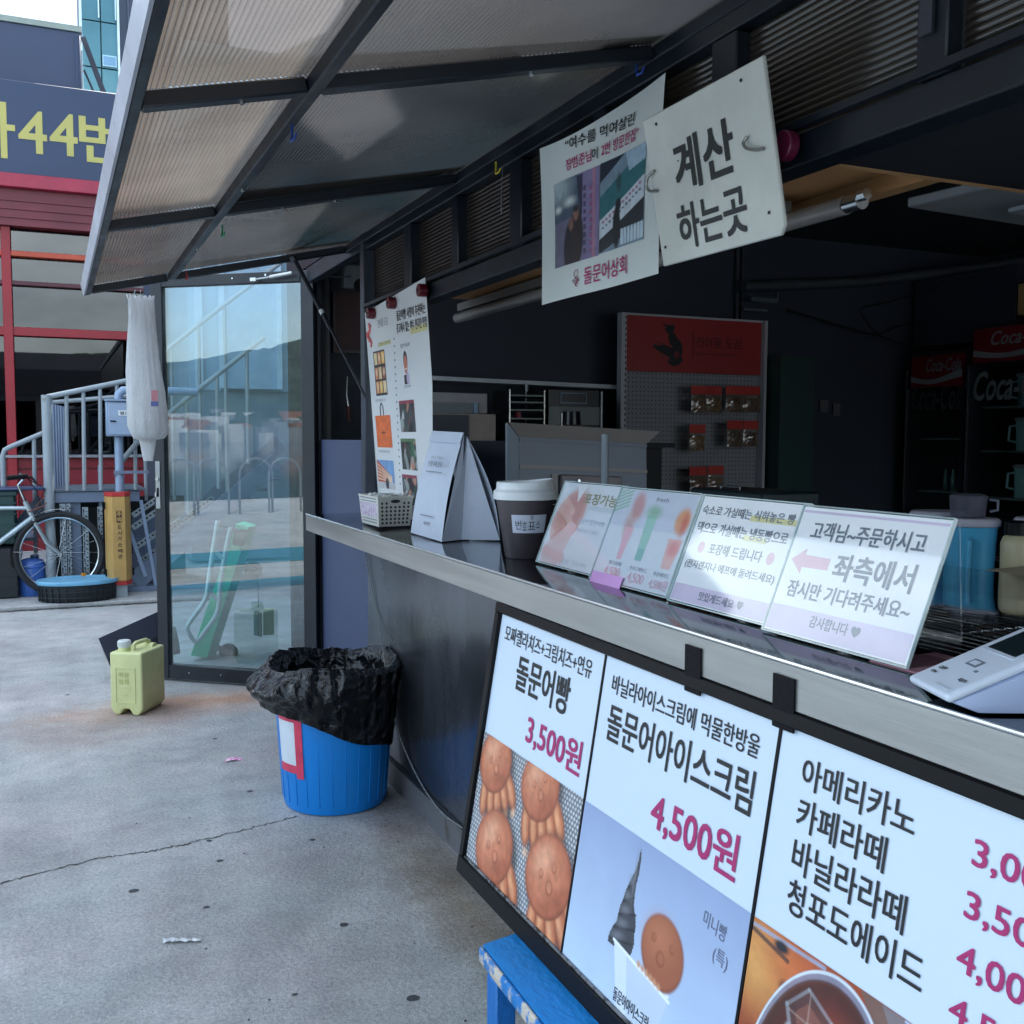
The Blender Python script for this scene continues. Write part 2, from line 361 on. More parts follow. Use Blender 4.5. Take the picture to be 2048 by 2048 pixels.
struct('ground_crack',ribbon([(-2.5,8.0,0),(-.37,8.06,0),(.3,8.06,0),(1.1,8.07,0)],.03,.0015,.01,90,3),crackm,smooth=0)
def spot(x,y,r,seed):
    rg=random.Random(seed); n=14; return B().poly([(x+r*(1+.25*rg.random())*math.cos(6.283*i/n),y+r*.9*(1+.25*rg.random())*math.sin(6.283*i/n),.0012) for i in range(n)])
gum=M('dark spot',L(62,64,66),.7,0,.2,60)
gb=B()
for i,(px,py,r) in enumerate(((440,1722,.009),(413,1815,.008),(826,1997,.013),(268,1782,.012),(418,1682,.008),(590,1990,.006),(430,1478,.009),(500,1583,.01),(688,1850,.011),(135,1390,.01),(625,1680,.008))):
    p=at(px,py,z=0); gb.v; s_b=spot(p.x,p.y,r,i); gb.add(s_b.v,s_b.f)
o=stuff('ground_stain',gb,gum,smooth=0); o['label']='small dark gum spots dotted over the grey concrete yard'; o['category']='stains'
# painted teal lines out on the yard (seen mirrored in the door)
teal=M_wear('teal road paint',L(34,112,132),L(120,122,120),.62,6,.7)
for i,(x0,x1,w_) in enumerate(((-4.9,-3.7,.0),(-2.6,-2.1,.0))):
    struct('painted_line',B().add([(x0,-20,.004),(x1,-20,.004),(x1-.4,30,.004),(x0-.4,30,.004)],[(0,1,2,3)]),teal,smooth=0)
# far hills round the harbour
def hill(az0,az1,dist,hmax,seed,mat,wid=90):
    def fn(u,v):
        az=R(az0+(az1-az0)*u); r=dist+wid*v
        prof=math.sin(math.pi*min(1,v*1.0)*.5)
        h=hmax*prof*(.35+.9*noise.noise(Vector((u*5+seed,seed,0)))+.6*math.sin(math.pi*u)**.5)+hmax*.10*noise.noise(Vector((u*40,v*9,seed)))*prof+1.2*noise.noise(Vector((u*230,v*40,seed)))*prof
        return (r*math.sin(az),r*math.cos(az),max(-2,h)-1)
    return B().grid(260,26,fn)
hillm=M('wooded hillside',(.032,.048,.034),.9,0,.6,.05,1,.35)
struct('hills',hill(-150,-40,410,40,3.1,hillm),hillm)
struct('hills',hill(-230,-120,380,46,7.7,hillm),hillm)
struct('hills',hill(-45,60,460,30,5.2,hillm),hillm)
# town at the foot of the hill over the water
rg=random.Random(5); tb={0:B(),1:B(),2:B()}
for i in range(900):
    az=R(rg.uniform(-200,-60)); r=rg.uniform(385,440); x,y=r*math.sin(az),r*math.cos(az); s_=rg.uniform(2,5); h=rg.uniform(2,5)+max(0,(r-392)*.2); k=rg.choice((0,0,1,1,2))
    tb[k].box((x-s_,y-s_,-1),(x+s_,y+s_,h))
for k,(nm,c) in enumerate((('white',(.42,.43,.43)),('grey',(.2,.21,.22)),('orange',(.25,.13,.09)))):
    o=stuff('distant_houses',tb[k],M('distant wall '+nm,c,.8),smooth=0); o['label']='far %s houses crowded below the hill across the harbour'%nm; o['category']='houses'
# hoop rack along the quay edge (mirrored in the glass door)
galv=M('galvanised tube',L(160,166,170),.35,.8,.12,10,.05)
rk=thing('quay_hoop_rail','row of bright metal hoops along the quay edge','hoop rail',(-10.3,1.2,0))
for i in range(26):
    y=-7+i*.62+(.12 if i%2 else 0); b=B().tube([(-10.3,y,0)]+[(-10.3,y+.28-.28*math.cos(a),.62+.28*math.sin(a)) for a in np.linspace(0,math.pi,9)]+[(-10.3,y+.56,0)],.02,6)
    obj('hoop',b,galv,rk)
# ------------------------------------------------------------------ red glazed restaurant
red=M('red painted steel',L(150,26,38),.45,0,.14,2,.08,30)
redlow=M_wear('red painted cladding',L(128,20,34),L(96,40,44),.7,5,.5)
soff=M('red soffit sheet',L(120,44,56),.5,0,.15,2,.1,20)
orange=M('orange trim',L(190,78,52),.5,0,.12,4)
navyb=M('navy sign panel',L(38,58,92),.42,0,.08,1.2,.03,40)
rb=thing('restaurant','red framed glazed restaurant with a navy sign band above the windows','building',(-2.5,12,0))
obj('wall',B().box((-6,12.25,0),(.95,19,4.9)),M('restaurant wall',L(70,70,78),.7),rb)
darkroom=M('dark room',L(26,28,34),.8)
obj('sill_wall',B().box((-6,12.0,0),(.95,12.22,1.02)),redlow,rb)
for k,z in enumerate((.18,.36,.54,.72,.90)): obj('board_joint',B().box((-6,11.985,z),(.95,11.998,z+.012)),M('board joint',L(84,12,22),.6),rb)
obj('sill',B().box((-6,11.93,1.022),(.95,12.1,1.05)),alu,rb)
gl=M_glass('window glass',(.12,.15,.19),.08,.012)
xs=[-4.25,-2.33,-.39,1.0]
for i in range(3):
    for (za,zb) in ((1.06,2.29),(2.39,3.11),(3.17,3.40)):
        f=obj('window',B().box((xs[i]+.05,12.06,za),(xs[i+1]-.05,12.075,zb)),gl,rb,smooth=0)
for x in xs[:-1]: obj('mullion',B().box((x-.045,11.95,.02),(x+.045,12.12,3.41)),red,rb,bevel=.004)
obj('transom',B().box((-6,11.97,2.295),(.95,12.11,2.385)),red,rb,bevel=.004)
obj('transom',B().box((-6,11.96,3.112),(.95,12.115,3.168)),orange,rb,bevel=.004)
obj('transom',B().box((-6,11.965,2.82),(.95,12.105,2.86)),M('dark red trim',L(90,40,50),.5),rb)
obj('soffit',B().box((-6,11.9,3.412),(.95,12.2,3.785)),soff,rb)
obj('flashing',B().box((-6,11.82,3.787),(.95,12.2,3.925)),M('pinkish red flashing',L(172,44,72),.45,0,.15,3,.1,15),rb,bevel=.006)
for k,z in enumerate((3.49,3.575,3.66)): obj('soffit_rib',B().box((-6,11.885,z),(.95,11.899,z+.02)),soff,rb)
obj('sign_band',B().box((-6,11.86,3.927),(.92,12.2,4.86)),navyb,rb,bevel=.006)
fr=Fr((0,11.858,0),(1,0,0),(0,0,1)); gold=M('pale gold letters',L(196,186,104),.5,0,.06,4)
text([('가',-.715,4.08,.44,.54,.03),('4',-.232,4.155,.255,.415,.02),('4',.06,4.165,.255,.415,.02),('번',.345,4.13,.42,.48,.03)],fr,gold,rb,.004)
ub=obj('roof_box',B().box((-5,12.2,4.88),(.385,14,5.55)),M('slate blue cladding',L(58,70,98),.5,0,.06,1.5,.03),rb,bevel=.01)
obj('box_trim',B().box((-5,12.18,5.55),(.40,14.02,5.61)),M('pale roof edge',L(150,160,150),.5),rb)
obj('box_frame',B().box((.325,12.185,4.9),(.355,12.199,5.5)).box((-5,12.185,4.93),(.32,12.199,4.955)),navyb,rb)
obj('strut',B().bar(at(166,75,y=12.6),at(209,190,y=12.6),.05,.05).bar(at(168,140,y=12.62),at(190,190,y=12.62),.02,.02),M('dark strut',L(52,56,72),.5),rb)
# mirrored tower behind
tw=thing('glass_tower','tall teal glass office tower rising behind the restaurant roof','tower',(1,20,0))
obj('core',B().box((.70,20.12,0),(1.24,24,16)),M('tower core',L(70,90,100),.7),tw)
tg=M('teal mirror glass',L(92,134,138),.12,.55,.14,.6,.05,3)
zs=[5.2,6.2,7.755,8.55,9.4,10.6,11.8,13,14.2,15.9]
for i in range(len(zs)-1):
    for a,b2 in ((.66,.955),(.975,1.235)):
        obj('pane',B().box((a,20.03+.004*((i*3)%2),zs[i]+.012),(b2,20.1,zs[i+1]-.012)),tg,tw,smooth=0)
        if i>=3: obj('fin',B().box((b2-.03,19.99,zs[i]+.05),(b2-.008,20.02,zs[i+1]-.02)),M('pale fin',L(196,222,232),.4),tw)
obj('frame',B().box((1.237,19.98,0),(1.275,24,16)).box((.62,19.98,8.0),(.655,20.12,16)),M('pale frame',L(205,222,228),.4),tw)
obj('window_frame',B().box((.985,20.0,7.79),(1.215,20.025,7.98)),M('pale frame 2',L(170,205,220),.4),tw)
obj('opening',B().box((1.0,19.995,7.81),(1.2,19.999,7.96)),M('opening glass',L(110,150,180),.2),tw)
ot=thing('dark_tower','dark slate tower block standing right of the teal glass tower','tower',(2.4,20.5,0))
obj('wall',B().box((1.285,20.2,0),(3.2,25,16)),M('dark slate cladding',L(44,54,74),.5,0,.05,.5),ot)
obj('panel_joint',B().box((1.43,20.17,0),(1.45,20.19,16)).box((1.9,20.17,0),(1.92,20.19,16)),M('slate trim',L(72,84,104),.5),ot)
# ------------------------------------------------------------------ pale annex the stair climbs to (seen through the door)
ax=thing('annex_building','pale blue clad annex with a framed door at the top of the steel stair','building',(3,11,0))
pb=M('pale blue cladding',L(150,178,196),.5,0,.06,1.5,.05,8)
obj('wall',B().box((1.22,10.4,1.7),(7,14,5.0)),pb,ax)
obj('lower_wall',B().box((1.22,10.41,0.03),(7,14,1.698)),M('annex base',L(118,140,156),.55,0,.12,2),ax)
for x in (1.28,1.52,1.72,1.98,2.22,2.5): obj('batten',B().box((x,10.36,1.72),(x+.07,10.399,4.6)),M('white trim',L(186,208,222),.45),ax)
dr=obj('door',B().box((1.55,10.32,1.72),(2.05,10.358,3.35)),M('pale door',L(158,186,206),.4),ax)
obj('door_frame',B().box((1.50,10.29,1.72),(1.549,10.35,3.42)).box((2.051,10.29,1.72),(2.1,10.35,3.42)).box((1.55,10.29,3.352),(2.05,10.35,3.42)),M('white trim'  ,L(1,1,1)),dr)
obj('gutter',B().obox((1.1,10.2,4.35),(2.2,0,1.3),(0,.16,0),(0,0,-.25)),M('white trim',L(1,1,1)),ax)
osh=thing('quay_shops','low row of dark fronted shops behind the viewer, mirrored in the windows','building',(-3,-30,0))
obj('wall',B().box((-16,-36,0),(3.0,-30,5.2)),M('shop render',L(70,76,86),.7,0,.15,.6),osh)
obj('sign_band',B().box((-15.5,-29.98,3.2),(2.6,-29.85,4.4)),M('dark shop sign',L(24,30,44),.5),osh)
for k in range(6): obj('shop_window',B().box((-15+3*k,-29.97,.6),(-12.7+3*k,-29.9,2.9)),gl,osh)
rbk=thing('sun_blocker','unseen plain grey block added behind the stall to shade the yard','building',(5,8,0))
obj('wall',B().box((2.75,5.6,0.0),(9,10.3,8.2)),M('grey render',L(130,134,138),.7,0,.1,1),rbk)  # out-of-view block added to keep the sun off the yard
for z in (1.2,4.2): 
    for y in (6.4,8.2): obj('window',B().box((2.735,y,z),(2.749,y+.9,z+1.3)),gl,rbk)
# ------------------------------------------------------------------ steel stair
paintgrey=M('blue grey painted steel',L(112,126,148),.45,.2,.16,4,.06,50)
pole=M_wear('galvanised pipe',L(148,158,164),L(120,118,98),.6,7,.42,.1)
st=thing('steel_stair','grey steel stair with tube railings and slotted angle supports before the red restaurant','stair',(.3,8.6,0))
Y0,Y1=8.62,9.5
obj('platform',B().box((-.06,Y0,.735),(.62,Y1,.82)),paintgrey,st,bevel=.004)
obj('tread_plate',B().box((-.07,Y0-.02,.823),(.66,Y1,.838)),M('chequer plate',L(96,108,122),.45,.4,.2,30,.5,90),st)
obj('post',B().tube([(-.035,8.58,0),(-.035,8.58,1.56)],.037,12),pole,st)
obj('post',B().tube([(-.02,9.5,0),(-.02,9.5,1.56)],.03,10),pole,st)
for k in range(5): obj('baluster',B().tube([(.012+.02*k,8.85+.16*k,.84),(.012+.02*k,8.85+.16*k,1.5)],.011,6),paintgrey,st)
obj('handrail',B().tube([(-.03,8.58,1.545),(.57,8.6,1.69),(.62,8.6,1.73)],.021,10),pole,st)
obj('handrail',B().tube([(-.02,9.5,1.53),(.62,9.5,1.60)],.018,8),pole,st)
for x,z in ((.105,1.575),(.226,1.604),(.346,1.633),(.468,1.662),(.6,1.69)): obj('baluster',B().tube([(x-.012,8.6,.83),(x,8.6,z)],.0145,8),pole,st)
# left lower flight with its own rail
obj('handrail',B().tube([(-.365,9,.03),(-.362,9,1.09),(-.345,9,1.14),(-.30,9,1.165),(-.04,9,1.285)],.021,10),pole,st)
obj('baluster',B().tube([(-.152,9,.06),(-.135,9,1.235)],.016,8),pole,st)
for k in range(4): obj('tread',B().box((-.52+.115*k,8.95,.16*k+.10),(-.37+.115*k,9.6,.16*k+.125)),paintgrey,st)
obj('stringer',B().bar((-.66,8.93,.03),(-.07,8.93,.74),.02,.13),paintgrey,st)
# supports under the platform
def slotted(x,y,z0,z1,parent,wd=.042,lean=0):
    b=B(); b.box((x,y,z0),(x+wd,y+.003,z1)); b.box((x,y+.003,z0),(x+.003,y+.04,z1))
    o=obj('slotted_angle',b,M('slotted galvanised angle',L(150,160,168),.4,.5,.2,30),parent)
    d=B(); z=z0+.02; k=0
    while z<z1-.03:
        if k%2: d.box((x+.006,y-.002,z),(x+.014,y-.0005,z+.026)); d.box((x+.026,y-.002,z+.004),(x+.036,y-.0005,z+.012))
        else: d.box((x+.018,y-.002,z),(x+.034,y-.0005,z+.008)); d.box((x+.007,y-.002,z+.013),(x+.013,y-.0005,z+.026))
        z+=.032; k+=1
    s_=stuff('slots',d,M('slot shadow',(.01,.012,.015),.9),o,smooth=0)
slotted(.035,8.6,.03,.73,st); slotted(.083,8.61,.03,.73,st,.03); slotted(.195,8.6,.03,.70,st); slotted(.305,8.62,.03,.70,st,.036)
obj('panel',B().box((.105,8.66,.03),(.185,8.68,.73)),paintgrey,st)
obj('panel',B().box((.235,8.9,.03),(.31,8.92,.68)),M('dark backing',L(34,42,46),.7),st)
obj('panel',B().box((.32,8.7,.03),(.345,8.75,1.02)),M('pale upright',L(140,158,184),.45,.2,.1,4),st)
obj('back_panel',B().box((-.04,9.45,.03),(1.05,9.47,.73)),M('dark backing',L(1,1,1)),st)
# flight climbing to the right
def pt(x,z,y=8.6): return (x,y,z)
obj('stringer',B().bar((.56,8.56,.10),(1.7,8.56,1.05),.03,.15),paintgrey,st)
obj('stringer',B().bar((.60,9.45,.12),(1.9,9.45,1.2),.03,.15),paintgrey,st)
for k in range(9):
    x=.64+.12*k; z=.2+.10*k*.83+.02
    obj('tread',B().box((x,8.58,z),(x+.14,9.43,z+.02)),paintgrey,st)
obj('handrail',B().tube([(.46,8.56,1.02),(.65,8.56,1.26),(1.07,8.56,1.62),(1.6,8.56,2.06)],.02,8),pole,st)
obj('handrail',B().tube([(.57,9.3,1.69),(.842,9.3,1.93),(1.40,9.3,2.40),(1.9,9.3,2.8)],.02,8),pole,st)
for x in (.80,.98,1.22,1.46): obj('baluster',B().tube([(x,8.56,.28+(x-.56)*.83),(x,8.56,1.26+(x-.65)*.85)],.016,8),pole,st)
for x in (.72,.95,1.18,1.4): obj('baluster',B().tube([(x,9.3,.7),(x,9.3,1.83+(x-.72)*.84)],.015,8),pole,st)
obj('brace',B().bar((.50,8.5,.62),(.64,8.5,.15),.02,.028).bar((.62,8.52,.75),(.72,8.52,.05),.02,.025),M('pale upright',L(1,1,1)),st)
for i,(x,z) in enumerate(((.56,.52),(.565,.62),(.60,.24),(.575,.36),(.74,.45),(.86,.5),(1.0,.62))):
    b=B().bar((x,8.66,z),(x+.19,8.66,z+.13),.012,.045); s2=obj('slotted_angle',b,M('slotted galvanised angle',L(1,1,1)),st)
    d=B()
    for k in range(6):
        px=x+.02+k*.028; pz=z+.012+k*.019; d.bar((px,8.652,pz+.006),(px+.014,8.652,pz+.015),.002,.012)
    stuff('slots',d,MATS['slot shadow'],s2,smooth=0)
obj('panel',B().box((.58,8.95,.03),(.80,8.97,.60)),paintgrey,st)
obj('foot_beam',B().box((.42,8.5,.031),(1.1,8.6,.07)),paintgrey,st)
# gas pipe and valve box
gp=thing('gas_riser','grey gas pipe rising behind the yellow pipe cover','pipe',(.46,8.42,0))
obj('pipe',B().tube([(.459,8.42,.03),(.463,8.42,1.5),(.47,8.42,1.57),(.50,8.42,1.60),(.56,8.42,1.605),(1.05,8.42,1.6)],.032,12),M('pale blue grey pipe',L(138,158,182),.4,.1,.1,5),gp)
obj('bracket',B().box((.42,8.37,.965),(.67,8.40,.985)).tube([(.42,8.4,.95),(.50,8.4,.95)],.006,6),paintgrey,gp)
yc=thing('gas_pipe_cover','yellow hexagonal gas pipe guard with black warning letters and red ends','pipe guard',(.44,8.3,0))
ym=M_wear('yellow guard paint',L(184,146,84),L(150,96,60),.7,6,.45,.1); 
def hexa(z0,z1,g=0): 
    P=[(.345-g,8.38),(.36-g,8.30-g),(.392,8.24-g),(.485,8.24-g),(.52+g,8.30-g),(.535+g,8.38)]; return B().poly([(x,y,z0) for x,y in P],(0,0,z1-z0))
obj('shell',hexa(.155,.797),ym,yc,smooth=0,bevel=.003); redband=M('red band',L(178,44,44),.5)
obj('band',hexa(.798,.828,.001),redband,yc,smooth=0); obj('band',hexa(.125,.154,.001),redband,yc,smooth=0)
obj('base',B().box((.40,8.26,.03),(.49,8.38,.124)),pole,yc)
obj('clip',B().box((.338,8.292,.70),(.350,8.30,.755)).box((.528,8.292,.70),(.54,8.30,.755)).box((.338,8.292,.19),(.350,8.30,.245)).box((.53,8.292,.19),(.545,8.30,.245)),black,yc)
fr=Fr((0,8.238,0),(1,0,0),(0,0,1))
obj('letter_plate',B().box((.423,8.236,.60),(.460,8.239,.69)),M('dark brown plate',L(70,34,28),.5),yc)
text([('주',.427,.648,.029,.036),('의',.427,.605,.029,.036)],Fr((0,8.2355,0),(1,0,0),(0,0,1)),M('letter yellow',L(214,176,100),.5),yc,.0006)
text([(ch,.428,z,.031,.031) for ch,z in zip('도시가스배관',(.552,.507,.463,.418,.372,.328))],fr,ink,yc,.001)
bx=thing('valve_box','grey metal valve box with a small label on the pipe','utility box',(.46,8.36,0))
obj('body',B().box((.372,8.32,1.25),(.60,8.44,1.515)),M('box grey blue',L(140,160,186),.4,.1,.08,5),bx,bevel=.006)
obj('door',B().box((.388,8.31,1.262),(.598,8.319,1.50)),M('box door',L(150,168,192),.4,.1,.06,5),bx,bevel=.003)
obj('lid',B().box((.366,8.30,1.516),(.61,8.45,1.53)),MATS['box grey blue'],bx)
obj('label_plate',B().box((.458,8.305,1.405),(.56,8.3095,1.445)),white,bx)
text([('밸브',.468,1.412,.07,.026,.02)],Fr((0,8.3045,0),(1,0,0),(0,0,1)),ink,bx,.0005)
obj('latch',B().bar((.40,8.304,1.365),(.44,8.304,1.362),.008,.010),black,bx)
# ------------------------------------------------------------------ bicycle
bk=thing('bicycle','old silver city bicycle with front mudguard parked by the steel stair','bicycle',(-.3,8.1,0.03))
YB=8.48; hub=Vector(at(120,1120,y=YB)); Rw=.322; hub.z=Rw+.035
def circ(c,r,a0=0,a1=2*math.pi,n=40,y=0): return [(c.x+r*math.cos(a),c.y+y,c.z+r*math.sin(a)) for a in np.linspace(a0,a1,n)]
silver=M('silver frame paint',L(176,190,196),.3,.6,.1,8,.03); rubber=M('tyre rubber',L(34,36,40),.8)
chrome=M('chrome',L(190,196,200),.2,.95,.1,10)
for hx in (hub,hub-Vector((1.04,0,0))):
    wh=obj('wheel',B().tube(circ(hx,Rw-.018,n=49)[:-1],.021,8,closed=True),rubber,bk)
    obj('rim',B().tube(circ(hx,Rw-.045,n=49)[:-1],.009,6,closed=True),chrome,wh)
    sp=B()
    for k in range(18):
        a=k*math.pi/9; sp.tube([(hx.x+.02*math.cos(a+.5),YB+(.02 if k%2 else -.02),hx.z+.02*math.sin(a+.5)),(hx.x+(Rw-.05)*math.cos(a),YB,hx.z+(Rw-.05)*math.sin(a))],.0012,4,caps=False)
    obj('spokes',sp,chrome,wh)
    obj('hub',B().tube([(hx.x,YB-.045,hx.z),(hx.x,YB+.045,hx.z)],.016,10),chrome,wh)
hd=Vector(at(62,1018,y=YB)); crown=Vector(at(70,1045,y=YB)); stem=Vector(at(50,1003,y=YB))
for sgn in (-1,1): obj('fork_blade',B().tube([(crown.x,YB+sgn*.05,crown.z),(crown.x+(hub.x-crown.x)*.45,YB+sgn*.055,crown.z-(crown.z-hub.z)*.62),(hub.x,YB+sgn*.055,hub.z)],[.013,.012,.008],8),silver,bk)
obj('head_tube',B().tube([stem,crown],.019,10),silver,bk)
tail=Vector((hub.x-.78,YB,.72)); bb=Vector((hub.x-.60,YB,.31))
obj('top_tube',B().tube([Vector(at(58,1016,y=YB)),tail],.016,10),silver,bk)
obj('down_tube',B().tube([Vector(at(66,1034,y=YB)),bb],.021,10),silver,bk)
obj('seat_tube',B().tube([bb,tail+Vector((-.02,0,.12))],.016,10),silver,bk)
obj('chain_stay',B().tube([bb,(hub.x-1.04,YB-.05,hub.z)],.010,8).tube([tail,(hub.x-1.04,YB-.05,hub.z)],.009,8),silver,bk)
obj('saddle',B().tube([tail+Vector((-.17,0,.16)),tail+Vector((-.05,0,.17)),tail+Vector((.12,0,.15))],[.07,.05,.018],8),black,bk)
obj('crank',B().lathe((bb.x,bb.y,bb.z),[(.001,-.001),(.001,.001)],8).tube(circ(bb,.085,n=25)[:-1],.006,5,closed=True).bar(bb+Vector((-.12,-.05,.1)),bb+Vector((.12,-.05,-.1)),.015,.01),chrome,bk)
obj('front_mudguard',B().add(*(lambda P,N:(P,[(i,i+1,N+i+1,N+i) for i in range(N-1)]))([ (hub.x+(Rw+.018)*math.cos(a),YB+dy,hub.z+(Rw+.018)*math.sin(a)) for dy in (-.024,.024) for a in np.linspace(R(82),R(196),24)],24)),M('mudguard silver',L(196,206,212),.35,.3,.05),bk)
obj('mudguard_stay',B().tube([(hub.x,YB-.05,hub.z),(hub.x-Rw*.98,YB-.03,hub.z+.03)],.0025,5),chrome,bk)
obj('stem',B().tube([stem,Vector(at(36,970,y=YB)),Vector(at(47,958,y=YB))],.010,8),chrome,bk)
hb=Vector(at(47,956,y=YB))
obj('handlebar',B().tube([hb+Vector((-.02,-.26,.02)),hb+Vector((0,-.1,.0)),hb,hb+Vector((.0,.12,0)),hb+Vector((-.03,.27,.02))],.011,8),chrome,bk)
obj('grip',B().tube([hb+Vector((-.10,-.30,.012)),hb+Vector((.03,-.25,.022))],.018,8),black,bk)
obj('brake_lever',B().tube([hb+Vector((-.05,-.2,.02)),hb+Vector((.06,-.2,.01)),hb+Vector((.09,-.22,-.03))],.010,6),black,bk)
obj('cable',B().tube([hb+Vector((.03,-.1,0)),hb+Vector((.09,-.05,-.1)),crown+Vector((.05,-.04,.09)),crown+Vector((-.0,-.03,.04))],.0035,5).tube([hb+Vector((.0,-.1,.02)),hb+Vector((.14,-.05,-.08)),hb+Vector((.1,-.02,-.22)),crown+Vector((-.02,0,.03))],.003,5),black,bk)
obj('cable',B().tube([Vector(at(56,1024,y=YB-.06)),Vector(at(88,1012,y=YB-.06)),Vector(at(92,1005,y=YB-.06))],.006,6).tube([Vector(at(70,1015,y=YB-.06)),Vector(at(90,992,y=YB-.06))],.003,6),M('red brown cable',L(110,60,50),.5),bk)
obj('reflector',B().tube([(hub.x+.16,YB-.01,hub.z-.17),(hub.x+.17,YB-.03,hub.z-.17)],.019,10),M('amber reflector',L(214,140,40),.3),bk)
# crates, cans, lids round the bike
b=thing('green_crate','tall dark green plastic crate at the left edge behind the bicycle','crate',(-.42,8.65,0.03))
obj('body',B().box((-.66,8.55,.43),(-.27,8.95,.83)),M('dark green plastic',L(26,66,66),.45,0,.1,3),b,bevel=.012)
obj('rim',B().box((-.68,8.53,.80),(-.255,8.97,.84)),MATS['dark green plastic'],b,bevel=.006)
for z in (.5,.58,.66,.74): obj('ridge',B().box((-.665,8.543,z),(-.265,8.549,z+.012)),MATS['dark green plastic'],b)
b=thing('black_crate','black plastic crate under the green crate at the left edge','crate',(-.42,8.65,0.03))
obj('body',B().box((-.68,8.5,.03),(-.26,8.95,.42)),M('black plastic',L(18,26,32),.5,0,.1,3),b,bevel=.012)
for z in (.1,.2,.3): obj('rib',B().box((-.685,8.494,z),(-.265,8.499,z+.015)),MATS['black plastic'],b)
b=thing('blue_lid','flat dark blue plastic lid resting on the green crate','board',(-.45,8.6,.84))
obj('lid_slab',B().box((-.9,8.5,.842),(-.06,8.9,.858)),M('dark blue plastic',L(26,52,92),.4),b,bevel=.005)  # flat lid of the green crate, held as its own thing
b=thing('blue_container','blue plastic water container behind the bicycle wheel','container',(-.15,8.55,0.03)); bl=M('dull blue plastic',L(66,108,186),.4,0,.08,4)
obj('body',B().lathe((-.175,8.64,.03),[(.09,0),(.098,.01),(.1,.1),(.1,.24),(.085,.27),(.04,.285)],20),bl,b)
obj('ridge',B().lathe((-.175,8.64,.03),[(.1,.215),(.104,.22),(.104,.23),(.1,.235)],20,False),bl,b)
obj('cap',B().lathe((-.15,8.64,.31),[(.03,0),(.03,.03)],12),MATS['dark blue plastic'],b)
ov=thing('round_basket','low round black plastic basket holding up a pale blue basin lid','basket',(.13,7.75,0)); cx,cy=.143,8.27
bm_=M('black basket plastic',L(22,30,36),.5,0,.15,6)
def oval(ax,ay,zs_,n=44):
    b=B(); k=0; P=[]; 
    for (sc2,z) in zs_:
        for j in range(n):
            g=2*math.pi*j/n; P.append((cx+ax*sc2*math.cos(g),cy+ay*sc2*math.sin(g),z))
    F=[(i*n+j,i*n+(j+1)%n,(i+1)*n+(j+1)%n,(i+1)*n+j) for i in range(len(zs_)-1) for j in range(n)]
    F+=[tuple(range(n))[::-1],tuple(len(P)-n+j for j in range(n))]; return b.add(P,F)
obj('wall',oval(.262,.18,[(.95,.032),(1,.05),(1.02,.155)]),bm_,ov)
for k in range(30):
    g=2*math.pi*k/30; c1=Vector((cx+.266*math.cos(g),cy+.184*math.sin(g),.035)); c2=c1+Vector((.004*math.cos(g),.004*math.sin(g),.10)); obj('rib',B().bar(c1,c2,.008,.008),bm_,ov)
for z in (.06,.10,.14): obj("hoop",oval(.270,.188,[(.985,z),(1,z+.003),(1,z+.009),(.985,z+.012)]),bm_,ov)
ol=oval(.285,.197,[(.9,.157),(.985,.158),(1,.166),(1,.182),(.985,.188),(.93,.180),(.5,.176)])
tag(obj('basin_lid',ol,M_wear('pale blue plastic',L(112,172,204),L(96,140,176),.6,8,.4,.15,.05)),'pale blue round plastic basin lid lying on the black basket','basin')  # lid on the black basket, held as its own thing
# ================================================================== FOOD STALL
stall=thing('food_stall','dark steel framed takeaway stall with a long open serving window','stall',(1.13,0,0))
struct('stall_floor',B().box((1.14,-3,0.003),(6.0,5.3,.03)),M('dark floor',L(104,104,106),.6,0,.3,2))
wallm=M('charcoal wall panel',L(44,52,66),.6,0,.12,1.5,.04)
obj('back_wall',B().box((6.0,-3,.03),(6.1,5.4,2.85)),wallm,stall)
obj('side_wall',B().box((1.18,5.3,.0),(6.0,5.4,2.85)),wallm,stall)
obj('roof',B().box((1.10,-3.15,2.86),(6.2,5.45,2.95)),M('roof sheet',L(70,76,84),.5),stall)
obj('ceiling',B().box((1.18,-3,2.52),(6.0,5.3,2.56)),M('dark ceiling',L(40,46,56),.7,0,.15,2),stall)
obj('upper_cladding',B().box((1.13,-3.1,2.06),(1.178,5.4,2.85)),navy,stall)
obj('pillar',B().box((1.13,4.95,.0),(1.245,5.4,2.05)),navy,stall,bevel=.003)
obj('pillar_trim',B().box((1.15,4.925,.0),(1.165,4.949,2.0)).box((1.20,4.925,.0),(1.215,4.949,2.0)),black,stall)
obj('door_lintel',B().box((1.13,3.93,1.985),(1.178,4.95,2.055)),navy,stall,bevel=.003)
obj('post',B().box((1.105,3.865,.952),(1.15,3.925,2.05)),M('grey post',L(64,72,84),.4,.3,.1,5),stall,bevel=.004)
obj('lower_wall',B().box((1.16,-3,.03),(1.19,3.9,.88)),wallm,stall)
obj('grey_panel',B().box((1.19,4.05,.03),(1.215,4.93,1.237)),M('slate blue panel',L(60,70,98),.5,0,.05,2),stall,bevel=.002)
